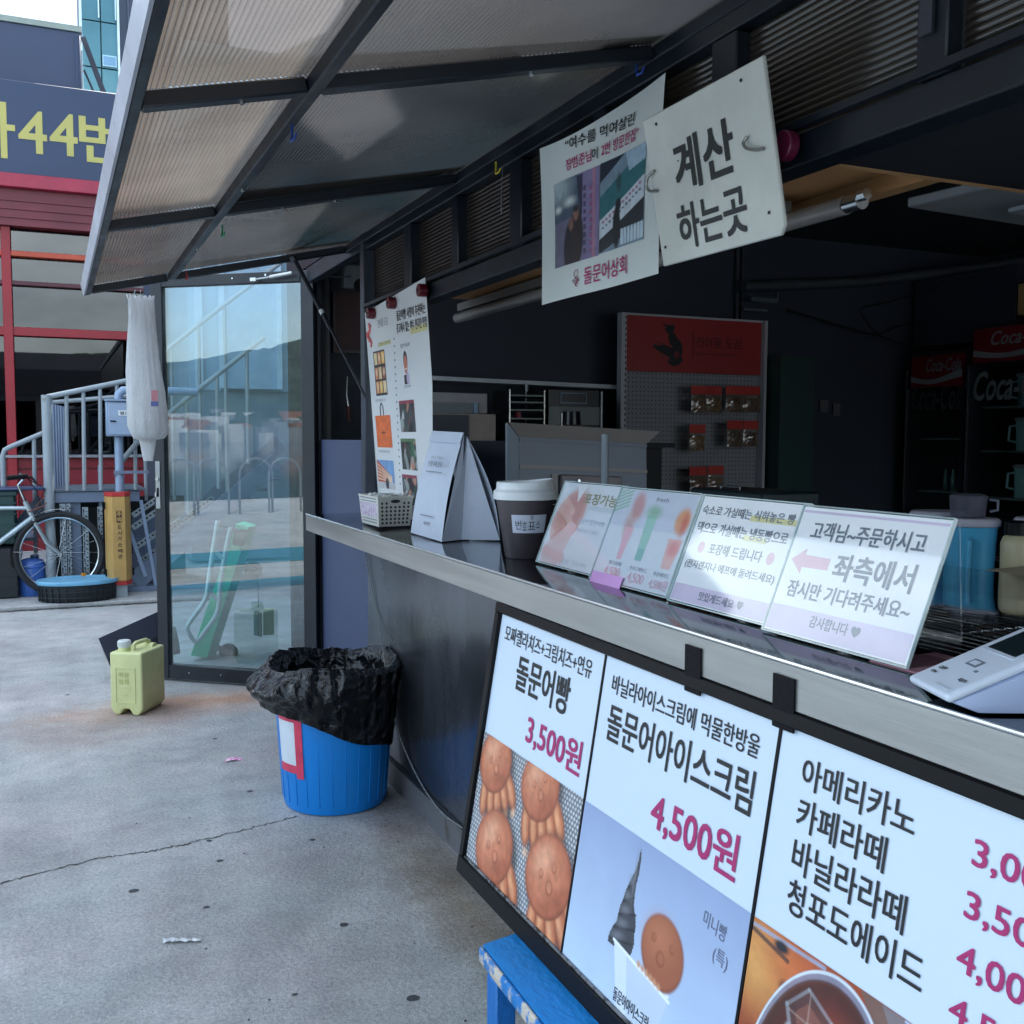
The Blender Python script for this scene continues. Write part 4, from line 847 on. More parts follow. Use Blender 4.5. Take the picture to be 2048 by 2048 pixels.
# ================================================================== MENU BOARD
mb=thing('menu_board','long white menu board with prices and food pictures leaning on the counter front','menu board',(.85,1.4,.3))
BO=Vector((.9,2.076,.885)); BD=(Vector((.807,2.076,.305))-BO).normalized(); mf=Fr(BO,(0,-1,0),-BD)   # x right, y up from top edge
MW,MH=1.52,.606
def mbx(x0,x1,t0,t1,e0,e1): return B().obox(mf.p(x0,-t0,e0),mf.u*(x1-x0),mf.v*-(t1-t0),mf.n*(e1-e0))
obj('backing',mbx(.004,MW-.004,.004,MH-.004,-.022,-.006),black,mb)
bp_=M('menu print white',L(206,222,238),.33,0,.02,2)
obj('panel_print',mbx(.022,.486,.022,.568,-.0055,-.0005),bp_,mb); obj('panel_print',mbx(.492,.972,.022,.568,-.0055,-.0005),bp_,mb); obj('panel_print',mbx(.978,1.47,.022,.568,-.0055,-.0005),bp_,mb)
obj('frame_rail',mbx(0,MW,0,.0215,-.024,.010),black,mb,bevel=.002); obj('frame_rail',mbx(0,MW,.5685,MH,-.024,.010),black,mb,bevel=.002)
obj('frame_stile',mbx(0,.0215,.0217,.5683,-.024,.009),black,mb,bevel=.002); obj('frame_stile',mbx(MW-.04,MW,.0217,.5683,-.024,.009),black,mb,bevel=.002)
obj('frame_lip',mbx(.022,MW-.04,.563,.5683,.0,.0045),M_wear('scraped alloy lip',L(120,122,126),L(40,40,44),.5,60,.4),mb)
obj('divider',mbx(.4862,.4918,.022,.563,-.005,.0015),black,mb); obj('divider',mbx(.9722,.9778,.022,.563,-.005,.0015),black,mb)
def mt_(s0,s1,t0,t1,body,bold=.02,drop=0): return (body,s0,-t1,s1-s0,t1-t0,bold,0,drop)
text([mt_(.053,.447,.042,.077,'모짜렐라치즈+크림치즈+연유',.008),mt_(.138,.378,.092,.163,'돌문어빵',.03),
      mt_(.525,.937,.050,.083,'바닐라아이스크림에 먹물한방울',.014),mt_(.528,.938,.101,.164,'돌문어아이스크림',.024),
      mt_(1.029,1.222,.052,.092,'아메리카노',.02),mt_(1.031,1.187,.104,.146,'카페라떼',.02),mt_(1.034,1.228,.157,.201,'바닐라라떼',.02),mt_(1.036,1.264,.210,.254,'청포도에이드',.02)],mf,ink,mb,.0008)
text([mt_(.224,.456,.193,.259,'3,500원',.028),mt_(.702,.926,.197,.265,'4,500원',.028),mt_(1.304,1.455,.056,.094,'3,000원',.022),mt_(1.304,1.455,.112,.150,'3,500원',.022),mt_(1.304,1.455,.168,.207,'4,000원',.022),mt_(1.304,1.455,.225,.262,'4,500원',.022)],mf,magenta,mb,.0008)
# picture 1 : octopus shaped cakes on a perforated tray
def cakes():
    c=Can(.462,.278,330,200,(112,116,124))
    P=.0105; gx=np.mod(c.X+(np.floor(c.Y/(P*.87))%2)*P/2,P)-P/2; gy=np.mod(c.Y,P*.87)-P*.435
    hole=1-sst(.0028,.0042,np.hypot(gx,gy)); c.mix(hole*.9,(206,212,216)); hl=1-sst(.0010,.0022,np.hypot(gx+.002,gy-.002)); c.mix(hl*.5,(64,66,72))
    def cake(x,y,s,rot,seed):
        q,w_=math.cos(rot),math.sin(rot)
        def T(a,b): return (x+a*s*q-b*s*w_,y+a*s*w_+b*s*q)
        rg=random.Random(seed)
        for (a,b,r1,r2) in ((.008,-.01,.078,.070),(.01,-.075,.078,.046)): X,Y=T(a,b); c.ell(X,Y,r1*s,r2*s,(38,26,28),rot,.014,.8)
        X,Y=T(0,-.045); c.ell(X,Y,.058*s,.03*s,(126,64,42),rot,.01)
        for k in (0,4,1,3,2):
            a=-.056+.028*k; lr=rot+(.30*(k-2)/2)+.2*(rg.random()-.5); X,Y=T(a*1.08,-.078+.010*abs(k-2)*.6+.008*rg.random())
            c.ell(X,Y,.0185*s,.036*s,(92,42,28),lr,.004,.95); c.ell(X,Y+.002,.0155*s,.033*s,(196,116,78),lr,.008); c.ell(X-.004*s,Y+.004,.006*s,.022*s,(232,170,126),lr,.008,.8); X2,Y2=T(a*1.2,-.104); c.ell(X2,Y2,.009*s,.007*s,(240,190,146),lr,.006,.6)
        c.ell(x,y,.072*s,.059*s,(116,58,40),rot,.003); c.ell(x-.001,y+.001,.0695*s,.0565*s,(178,100,70),rot,.008); c.ell(x-.006*s,y+.006*s,.056*s,.044*s,(202,126,92),rot,.022,.9); c.ell(x-.020*s,y+.018*s,.030*s,.018*s,(228,166,132),rot+.3,.018,.8); c.ell(x+.03*s,y-.024*s,.032*s,.016*s,(160,84,58),rot,.016,.6)
        for (a,b,r) in ((-.020,.006,.0075),(.022,.010,.0075),(.003,-.016,.011)):
            X,Y=T(a,b); c.ell(X,Y,r*s,r*s,(148,76,54),0,.003,.7); c.ell(X-.001,Y+.0015,r*s*.7,r*s*.7,(208,134,100),0,.003,.9)
    cake(.078,.232,1.10,.44,1); cake(.292,.246,1.13,.42,2); cake(.130,.066,1.28,.44,3); cake(.375,.100,1.30,.42,4)
    c.noise(.26,70,3); c.build('food_picture',mf,.0225,-.5635,mb,.0004)
cakes()
# picture 2 : grey ice cream cone cup with a round cake
def icecream():
    c=Can(.479,.277,300,190,(150,168,206)); t=c.Y/c.h
    top=np.array(L(146,164,200)); bot=np.array(L(190,212,236)); c.c=top*t[...,None]+bot*(1-t[...,None])
    x0=.185
    c.poly([(.165,.088),(.322,.082),(.298,.0),(.196,.0)],(190,204,218)); c.poly([(.165,.088),(.205,.087),(.225,.0),(.196,.0)],(214,226,238))
    c.line(.165,.089,.322,.083,.006,(232,240,246))
    pr=[(.085,.034),(.10,.036),(.115,.034),(.128,.027),(.140,.028),(.155,.024),(.168,.017),(.185,.013),(.205,.009),(.225,.0055),(.245,.003),(.262,.001)]
    xs_=lambda yy:.196-.02*(.262-yy)/.18+.004*math.sin(yy*60)
    c.poly([(xs_(y_)-r_,y_) for y_,r_ in pr]+[(xs_(y_)+r_,y_) for y_,r_ in pr[::-1]],(62,64,72))
    for (yy,rr) in ((.098,.036),(.122,.031),(.146,.026),(.170,.016),(.196,.010)):
        c.line(xs_(yy)-rr,yy-.006,xs_(yy)+rr*.9,yy+.012,.0035,(28,30,36),.85); c.ell(xs_(yy)-rr*.35,yy+.008,rr*.45,.006,(122,126,136),.3,.007,.75)
    c.ell(.190,.215,.003,.03,(130,134,142),0,.004,.7)
    c.ell(.292,.135,.058,.056,(110,58,38),.0,.004); c.ell(.292,.136,.0560,.0540,(160,92,64),.0,.006); c.ell(.280,.152,.032,.026,(188,118,84),.3,.03,.8)
    for (a,b2,r) in ((-.026,.012,.007),(.024,.014,.007),(-.002,-.012,.012)): c.ell(.292+a,.137+b2,r,r,(132,70,46),0,.003,.8); c.ell(.293+a,.138+b2,r*.7,r*.7,(172,102,70),0,.003,.9)
    c.poly([(.158,.094),(.325,.074),(.298,.0),(.190,.0)],(196,210,224)); c.poly([(.158,.094),(.20,.089),(.222,.0),(.190,.0)],(216,228,240)); c.line(.156,.096,.327,.076,.005,(236,244,250))
    for k in range(6): c.ell(.236+.012*k,.092-.0015*k,.005,.005,(200,146,108),0,.004)
    c.noise(.05,20,5); c.build('food_picture',mf,.4925,-.5635,mb,.0004)
icecream()
text([('돌문어아이스크림',.672,-.556,.105,.022,.01,0,.002)],mf,ink,mb,.0012)
text([('미니빵',.872,-.345,.056,.024,-.004,.1,-.004),('(특)',.905,-.385,.034,.026,-.004,.1,-.002)],mf,M('grey pen',L(100,106,128),.5),mb,.0012)
# picture 3 : iced coffee
def coffee():
    c=Can(.49,.277,300,190,(150,66,40)); 
    tt=(c.X/c.w)[...,None]; c.c=np.array(L(176,84,44))*(1-tt)+np.array(L(120,44,30))*tt
    c.ell(.02,.22,.05,.05,(226,170,96),0,.05,.8); c.ell(.03,.05,.06,.09,(90,26,24),0,.05,.8); c.ell(.09,.24,.05,.03,(206,110,60),0,.03,.7)
    c.poly([(.235,.277),(.30,.19),(.27,0),(.49,0),(.49,.277)],(178,190,222)); c.ell(.40,.1,.1,.16,(196,208,234),0,.08,.7)
    c.poly([(.20,.277),(.27,.277),(.30,.185),(.27,.20)],(112,92,84),.85)
    c.ell(.145,.10,.112,.165,(44,26,28),-.25,.006,.92); c.ell(.15,.10,.095,.145,(96,36,30),-.25,.03,.9); c.ell(.17,.17,.05,.05,(150,66,48),0,.03,.8)
    rg=random.Random(4)
    for (pts) in ([(.085,.20),(.12,.235),(.165,.215),(.15,.165),(.105,.155)],[(.06,.13),(.10,.15),(.125,.11),(.10,.06),(.065,.07)],[(.14,.145),(.19,.16),(.215,.115),(.18,.075),(.145,.09)],[(.10,.05),(.15,.06),(.165,.015),(.12,-.01),(.09,.01)],[(.20,.07),(.25,.08),(.255,.03),(.215,.01)],[(.175,.21),(.215,.215),(.235,.18),(.20,.16)]):
        cx=sum(p[0] for p in pts)/len(pts); cy=sum(p[1] for p in pts)/len(pts)
        c.poly(pts,(84,58,56),.75); c.poly([(cx+(x-cx)*.6,cy+(y-cy)*.6) for x,y in pts],(136,84,72),.7)
        n=len(pts)
        for k in range(n):
            a,b2=pts[k],pts[(k+1)%n]; c.line(a[0],a[1],b2[0],b2[1],.0035+.004*rg.random(),(190,200,210),.25+.5*rg.random()); c.line(a[0]+.004,a[1]-.004,cx,cy,.002,(180,160,150),.5)
    for k in range(60): c.ell(.06+.19*rg.random(),.0+.22*rg.random(),.003+.008*rg.random(),.003+.006*rg.random(),rg.choice([(214,226,234),(60,34,34),(170,120,100),(120,60,46),(196,206,214)]),3*rg.random(),.004,.6)
    c.ell(.235,.05,.03,.045,(150,206,228),.3,.012,.85); c.ell(.245,.075,.012,.02,(220,240,246),.3,.006,.8)
    d=np.hypot((c.X-.145)/.112,(c.Y-.10)/.165); d=np.hypot(((c.X-.145)*math.cos(-.25)+(c.Y-.1)*math.sin(-.25))/.112,(-(c.X-.145)*math.sin(-.25)+(c.Y-.1)*math.cos(-.25))/.165)
    c.mix((1-sst(.02,.05,abs(d-1.03)))*.75,(132,146,170)); c.mix((1-sst(.006,.02,abs(d-1.055)))*.95,(214,226,238)); c.mix((1-sst(.004,.012,abs(d-.985)))*.7,(60,60,72))
    c.line(.0,.262,.075,.25,.006,(40,40,48),.8); c.line(.0,.268,.14,.272,.005,(150,170,196),.8); c.ell(.06,.262,.014,.007,(30,34,44),0,.003)
    c.noise(.16,60,8); c.build('food_picture',mf,.979,-.5635,mb,.0004)
coffee()
for s0,s1 in ((.748,.790),(.962,1.006)): tag(obj('tape_strip',B().box((.8895,2.076-s1,.858),(.8922,2.076-s0,.931)),M('black cloth tape',(.006,.006,.008),.6,0,.2,40,.2,200,spec=.15)),'black cloth tape strip holding the board to the fascia, %s of the two'%('left' if s0<.8 else 'right'),'tape',group='tape strips')
# ================================================================== ACRYLIC SIGNS ON THE COUNTER
acr=M_glass('clear acrylic',(.985,.99,.995),.05,.05); acre=M('acrylic edge',L(190,214,216),.12,0,.08,20,spec=.8)
pinkband=M('pale pink band print',L(214,200,224),.45); yellowhl=M('pale yellow print',L(220,214,156),.5); palepink=M('pale red print',L(226,180,194),.5)
def stand(o,label,w_=.297,h_=.208):
    t=thing('acrylic_sign_stand',label,'counter sign',o,'acrylic sign stands in a row on the counter'); fr=Fr(o,(0,-1,0),(.078,0,.193))
    def bx(x0,y0,x1,y1,e0,e1): return B().obox(fr.p(x0,y0,e0),fr.u*(x1-x0),fr.v*(y1-y0),fr.n*(e1-e0))
    obj('paper_sheet',bx(.003,.004,w_-.003,h_-.003,-.0012,-.0002),M('sign paper',L(240,243,246),.5,0,.01,3),t,smooth=0)
    obj('cover',bx(0,0.001,w_,h_,.0022,.0036),acr,t,smooth=0)
    obj('back_plate',bx(0,0.001,w_,h_,-.0048,-.0030),acr,t,smooth=0)
    obj('rim',bx(0,.0,.0018,h_,-.003,.0022).obox(fr.p(w_-.0018,0,-.003),fr.u*.0018,fr.v*h_,fr.n*.0052).obox(fr.p(0.002,h_-.0015,-.003),fr.u*(w_-.004),fr.v*.0015,fr.n*.0052).obox(fr.p(.002,0,-.003),fr.u*(w_-.004),fr.v*.0022,fr.n*.0052),acre,t,smooth=0)
    obj('foot',B().obox(fr.p(.0,.001,-.006),fr.u*w_,Vector((.085,0,0)),Vector((0,0,.0022))),acr,t,smooth=0)
    obj('back_leg',B().obox(fr.p(0,h_-.002,-.0065),fr.u*w_,Vector((.012,0,-.18)),Vector((.002,0,0))),acr,t,smooth=0)
    return t,fr
def sheet_poly(t,fr,pts,mat,e=.0002,name='printed_shape'): return obj(name,B().poly([fr.p(x,y,e) for x,y in pts]),mat,t,smooth=0)
t4,f4=stand(Vector((.999,1.280,.9535)),'rightmost counter sign with big grey letters and a pink arrow pointing left')
sheet_poly(t4,f4,[(.005,.006),(.291,.006),(.291,.046),(.005,.046)],pinkband); 
sheet_poly(t4,f4,[(.005,.2),(.291,.2),(.291,.196),(.005,.196)],pinkband)
text([('고객님~주문하시고',.036,.154,.226,.029,.026),('좌측에서',.109,.098,.152,.040,.034),('잠시만 기다려주세요~',.026,.061,.246,.026,.026),('감사합니다',.097,.022,.078,.018,.02),('♥',.182,.023,.017,.015,.02)],f4,greyink,t4,.0006)
sheet_poly(t4,f4,[(.012,.119),(.040,.139),(.040,.129),(.096,.128),(.096,.110),(.040,.109),(.041,.098)],palepink)
t3,f3=stand(Vector((1.021,1.583,.9535)),'counter sign with yellow highlighted grey lines and small pink octopus spots, second from right')
sheet_poly(t3,f3,[(.005,.006),(.291,.006),(.291,.037),(.005,.037)],pinkband); sheet_poly(t3,f3,[(.155,.168),(.274,.168),(.274,.178),(.155,.178)],yellowhl); sheet_poly(t3,f3,[(.152,.132),(.216,.132),(.216,.142),(.152,.142)],yellowhl)
text([('숙소로 가실때는 식혀놓은 빵',.012,.170,.256,.018,.018),('댁으로 가실때는 냉동빵으로',.014,.135,.252,.021,.018),('포장해 드립니다',.070,.099,.148,.020,.018),('(전자렌지나 에프에 돌려드세요)',.015,.066,.252,.018,.018),('맛있게드세요',.088,.014,.100,.016,.018),('♥',.198,.015,.015,.014,.02)],f3,greyink,t3,.0006)
for x in (.045,.240): sheet_poly(t3,f3,[(x+.010*math.cos(a),.109+.011*math.sin(a)) for a in np.linspace(0,6.1,14)],palepink)
t2,f2=stand(Vector((1.030,1.900,.9535)),'counter sign printed with pale pink, green and orange drinks and prices, second from left')
def drinks():  # drink colours faded to carry the sky reflection washing over the sign
    c=Can(.291,.2,230,160,(214,222,232)); c.rect(0,.12,.291,.2,(196,204,222),.8)
    for k in range(7): c.line(.0,.15+.008*k,.05,.165+.008*k,.004,(120,180,150),.8)
    c.ell(.09,.165,.022,.03,(196,130,130),.3,.01,.8); c.ell(.078,.12,.018,.03,(190,140,120),.2,.012,.7); c.poly([(.068,.12),(.10,.12),(.092,.05),(.074,.05)],(226,178,192)); 
    c.poly([(.135,.15),(.172,.15),(.168,.055),(.142,.055)],(150,200,186),.9); c.ell(.155,.158,.024,.012,(120,176,140),0,.01,.8); c.poly([(.142,.08),(.168,.08),(.168,.055),(.142,.055)],(110,170,170),.6)
    c.ell(.262,.145,.024,.026,(222,150,90),0,.008,.9); c.ell(.27,.14,.01,.022,(206,96,84),0,.008,.8); c.poly([(.236,.11),(.284,.11),(.274,.05),(.242,.05)],(232,176,168),.8); c.ell(.262,.09,.018,.016,(224,130,130),0,.01,.7)
    c.noise(.05,60,2); c.build('drinks_print',f2,.003,.004,t2,.0002)
drinks()
text([('4,500',.048,.012,.062,.023,.01),('4,500',.143,.010,.060,.023,.01),('4,500원',.226,.010,.062,.022,.01)],f2,palepink,t2,.0008); text([('fresh',.150,.183,.045,.010,.0)],f2,greyink,t2,.0008)
text([('딸기라떼',.055,.039,.05,.009,.0),('청포도에이드',.140,.037,.065,.009,0),('자몽에이드',.228,.036,.055,.009,0)],f2,greyink,t2,.0008)
tag(obj('sticky_tab',B().obox(f2.p(.012,-.006,.0042),f2.u*.125,f2.v*.024,f2.n*.0008),M('lilac film',L(206,150,214),.3),smooth=0),'pale lilac plastic tab stuck across the foot of the drinks sign','tab')
t1,f1=stand(Vector((1.049,2.203,.9535)),'leftmost counter sign with a pale red cake picture and yellow shaded letters')
def cakeprint():  # cake colours paled for the sky reflection across the cover
    c=Can(.291,.2,230,160,(216,224,232)); c.ell(.075,.115,.075,.062,(214,176,170),.75,.004); c.ell(.082,.126,.066,.052,(196,140,130),.75,.02); c.poly([(.0,.03),(.02,.0),(.10,.0),(.13,.10),(.10,.11)],(220,196,198),.9)
    for k in range(6): c.ell(.022+.018*k,.028-.002*k,.011,.014,(216,184,186),.3,.004)
    c.poly([(.07,.2),(.12,.2),(.095,.155)],(228,234,238),.9); c.rect(.15,.14,.291,.15,(190,200,212),.6)
    c.noise(.04,50,4); c.build('cake_print',f1,.003,.004,t1,.0002)
cakeprint()
text([('포장가능',.125,.157,.15,.026,.03)],f1,M('ochre shaded letters',L(150,148,110),.5),t1,.0008); text([('달콤한 돌문어빵',.135,.110,.12,.012,.0),('맛있게 드세요',.14,.09,.10,.009,0),('입장 가능 PM',.12,.012,.12,.012,0)],f1,M('pale grey print',L(176,186,200),.5),t1,.0008)
# ================================================================== CUP, PAPER BAG, BASKET
cc=Vector((1.075,2.325,.9505)); cu=thing('paper_cup','dark brown paper cup with a white domed lid and handwritten label','cup',cc)
obj('body',B().lathe(cc,[(.046,.0),(.049,.004),(.0725,.150),(.0725,.152)],48),M('dark brown card',L(58,52,58),.42,0,.05,5),cu)
ld=obj('lid',B().lathe(cc,[(.074,.146),(.0785,.147),(.0790,.158),(.0785,.166),(.0745,.170),(.0725,.172),(.0715,.176),(.0715,.178)],48),M('white lid plastic',L(214,220,224),.3),cu)
b=B(); n=48
V=[]; 
for (r,z0,tilt) in ((.0715,.178,0),(.0710,.188,.008),(.0690,.190,.008),(.0655,.186,.006),(.060,.180,0)):
    for j in range(n): a=2*math.pi*j/n; V.append((cc.x+r*math.cos(a),cc.y+r*math.sin(a),cc.z+z0+tilt*max(0,math.cos(a+R(25)))))
F=[(i*n+j,i*n+(j+1)%n,(i+1)*n+(j+1)%n,(i+1)*n+j) for i in range(4) for j in range(n)]+[tuple(4*n+j for j in range(n))]
obj('lid_rim',b.add(V,F),MATS['white lid plastic'],ld)
def rat(z): return .049+(.0235)*(z-.004)/.146
lb=obj('handwritten_label',B().grid(16,3,lambda u,v:(cc.x+(rat(.066+.045*v)+.0008)*math.cos(R(216+82*u)),cc.y+(rat(.066+.045*v)+.0008)*math.sin(R(216+82*u)),cc.z+.066+.045*v)),M('label grey white',L(186,194,212),.5),cu)
vsb=B()
for (ch,u0,v0,w_,h_) in (('번',.10,.2,.17,.5),('호',.29,.15,.13,.5),('표',.45,.18,.2,.45),('용',.50,.72,.1,.26),('소',.66,.28,.14,.4)):
    vs,fs=glyphs(ch,-.01); mn=vs.min(0); mxv=vs.max(0); P=[]
    for q in vs:
        u=u0+(q[0]-mn[0])/(mxv[0]-mn[0])*w_; v=v0+(q[1]-mn[1])/(mxv[1]-mn[1])*h_; rr=rat(.066+.045*v)+.0014; a=R(216+82*u); P.append((cc.x+rr*math.cos(a),cc.y+rr*math.sin(a),cc.z+.066+.045*v))
    vsb.add(P,fs)
obj('handwriting',vsb,ink,lb,smooth=0,fix=False)
# folded paper bag
pbg=thing('paper_bag','folded pale blue white paper bag stood on edge with printed front','paper bag',(1.1,2.9,.95))
pm=M('white kraft paper',L(190,200,216),.55,0,.04,6,.45,16)
Z=.951; a1,a2,a3,a4=Vector((1.012,2.755,Z)),Vector((1.185,2.735,Z)),Vector((1.20,3.02,Z)),Vector((1.02,3.06,Z)); tp1,tp2=Vector((1.098,2.80,1.262)),Vector((1.085,3.03,1.268)); mid=Vector((1.088,2.795,Z)); md=Vector((1.092,2.792,1.17))
obj('printed_face',B().grid(10,14,lambda u,v: (a1.lerp(a4,u)).lerp(tp1.lerp(tp2,u),v)+Vector((.006*math.sin(v*3.1)*math.sin(u*3.1)-.010*math.sin(v*math.pi),0,0))),pm,pbg,smooth=60)
gm=M('gusset paper',L(180,190,208),.55,0,.04,6,.45,16)
obj('gusset',B().add([a1,mid,md,tp1],[(0,1,2,3)]),gm,pbg,smooth=0)
obj('gusset',B().add([mid,a2,tp1+Vector((.010,.0,-.01)),md],[(0,1,2,3)]),gm,pbg,smooth=0)
obj('back_face',B().grid(8,10,lambda u,v: (a2.lerp(a3,u)).lerp((tp1+Vector((.01,0,-.01))).lerp(tp2,u),v)+Vector((.018*math.sin(v*math.pi),-.016*math.sin(v*math.pi)*(1-u),0))),gm,pbg,smooth=60)
obj('folded_lip',B().poly([tp1+Vector((-.003,-.004,.002)),tp2+Vector((-.003,0,.002)),tp2+Vector((-.016,0,-.03)),tp1+Vector((-.016,-.006,-.03))],(.001,0,.0006)),pm,pbg,smooth=0)
nrm=(a4-a1).cross(tp1-a1).normalized(); 
if nrm.x>0: nrm=-nrm
fb=Fr(a4+nrm*.0,(a1-a4),(tp2-a4))
text([('온라인 구매처',.10,.236,.10,.010,.0),('전화구매 안내',.085,.212,.13,.018,.02)],fb,greyink,pbg,.0135)
text([('4.8',.12,.035,.05,.012,.0)],fb,greyink,pbg,.006)
obj('printed_line',B().obox(fb.p(.07,.196,.012),fb.u*.15,fb.v*.0025,fb.n*.0006),greyink,pbg); obj('printed_line',B().obox(fb.p(.085,.062,.009),fb.u*.12,fb.v*.0025,fb.n*.0006),greyink,pbg)
# perforated basket
bk2=thing('plastic_basket','small white perforated plastic basket of wrapped sweets at the counter end','basket',(1.03,3.4,.951))
K=[Vector((.981,3.478,.952)),Vector((.983,3.281,.952)),Vector((1.098,3.30,.952)),Vector((1.098,3.49,.952))]; cK=sum(K,Vector())/4
KT=[cK+(p-cK)*1.13+Vector((0,0,.098)) for p in K]
bwm=M('cream basket plastic',L(206,206,198),.45,0,.04,5); slotm=M('basket hole shadow',(.03,.032,.035),.8)
for i in range(4):
    A_,B_,C_,D_=K[i],K[(i+1)%4],KT[(i+1)%4],KT[i]; nn_=(B_-A_).cross(D_-A_).normalized()
    if nn_.dot(A_-cK)<0: nn_=-nn_
    w=obj('side',B().poly([A_,B_,C_,D_],-nn_*.002),bwm,bk2)
    if i==1:
        for r_ in range(6):
            for q in range(7):
                if r_==5 and q in (2,3,4): continue
                u=(q+.9)/7.8; v=.12+r_*.135; c=(A_.lerp(B_,u)).lerp(D_.lerp(C_,u),v)+nn_*.0003; ex=(B_-A_).normalized(); ez=(D_-A_).normalized(); rr=.0042 if r_<5 else .0042
                obj('hole',B().poly([c+ex*rr*math.cos(a)+ez*rr*1.05*math.sin(a) for a in np.linspace(0,2*math.pi,12,endpoint=False)],nn_*.0002),slotm,w,smooth=0)
        c=(A_.lerp(B_,.5)).lerp(D_.lerp(C_,.5),.86)+nn_*.0004; obj('handle_hole',B().poly([c+ex*.018*math.cos(a)+ez*.006*math.sin(a) for a in np.linspace(0,2*math.pi,16,endpoint=False)],nn_*.0002),slotm,w,smooth=0)
    if i==0:
        for v in (.1,.2,.82,.92): obj('slot',B().add([(A_.lerp(B_,.08)).lerp(D_.lerp(C_,.08),v)+nn_*.0005,(A_.lerp(B_,.92)).lerp(D_.lerp(C_,.92),v)+nn_*.0005,(A_.lerp(B_,.92)).lerp(D_.lerp(C_,.92),v+.035)+nn_*.0005,(A_.lerp(B_,.08)).lerp(D_.lerp(C_,.08),v+.035)+nn_*.0005],[(0,1,2,3)]),greyink,w,smooth=0)
        obj('sticker',B().add([(A_.lerp(B_,.06)).lerp(D_.lerp(C_,.06),.3)+nn_*.0006,(A_.lerp(B_,.94)).lerp(D_.lerp(C_,.94),.3)+nn_*.0006,(A_.lerp(B_,.94)).lerp(D_.lerp(C_,.94),.78)+nn_*.0006,(A_.lerp(B_,.06)).lerp(D_.lerp(C_,.06),.78)+nn_*.0006],[(0,1,2,3)]),M_wear('pale printed sticker',L(206,200,214),L(170,140,176),.5,90,.5,.05,0),w,smooth=0)
    obj('rim',B().bar(KT[i],KT[(i+1)%4],.005,.005),bwm,bk2)
obj('base',B().poly(K,(0,0,.002)),bwm,bk2)
rg=random.Random(3)
for i in range(16):
    u,v=rg.random(),rg.random(); c=KT[0].lerp(KT[1],.12+.76*u).lerp(KT[3].lerp(KT[2],.12+.76*u),.15+.7*v)+Vector((0,0,-.006+.006*rg.random())); a=rg.random()*3.1
    d=Vector((math.cos(a),math.sin(a),.1))*.017
    obj('wrapped_sweet',B().tube([c-d,c-d*.55,c-d*.4,c+d*.4,c+d*.55,c+d],[.009,.003,.0065,.0065,.003,.009],6),M(('sweet wrapper white','sweet wrapper grey','sweet wrapper clear')[i%3],L(*((210,212,208),(140,142,138),(176,180,178))[i%3]),.25),bk2)
# ================================================================== POSTERS
qf=Fr(Vector((1.098,3.875,1.722)),(-0.0,-1,0),(-.06,0,.78))
mp_=thing('recommendation_poster','tall white poster of food pictures held by dark red magnets at the window corner','poster',(1.12,3.5,1.3))
obj('poster_sheet',B().poly([qf.p(.04,.0,-.0012),qf.p(.742,.036,-.0012),qf.p(.735,-.30,-.0012),qf.p(.69,-.52,-.0012),qf.p(.60,-.765,-.0012),qf.p(.02,-.765,-.0012)],qf.n*.001),white,mp_,smooth=0)
def qd(x0,y0,x1,y1,mat,name='printed_block'): return obj(name,B().obox(qf.p(x0,y0,.0002),qf.u*(x1-x0),qf.v*(y1-y0),qf.n*.0004),mat,mp_,smooth=0)
text([('돌문어빵 사장이 추천하는',.425,-.070,.30,.034,.03,0,-.004),('광고해서 없는 여수 현지인 맛집',.415,-.112,.315,.034,.02,0,-.006)],qf,ink,mp_,.0008)
qd(.56,-.128,.73,-.106,yellowhl); qd(.18,-.140,.335,-.125,yellowhl)
text([('건어물 도감',.195,-.072,.125,.03,0),('건어물 선물세트',.19,-.137,.14,.011,0),('돌문어상회',.44,-.165,.10,.014,0)],qf,greyink,mp_,.0008)
obj('logo_mark',B().tube([qf.p(.085+.02*math.sin(i*1.3),-.045-.0125*i,.0012) for i in range(8)],[.004,.008,.005,.010,.007,.009,.005,.003],6),M('coral print',L(224,110,110),.5),mp_)
for k in range(22): obj('dot',B().obox(qf.p(.372-.0028*k,-.13-.0245*k,.0002),qf.u*.008,qf.v*.006,qf.n*.0004),ink,mp_,smooth=0)
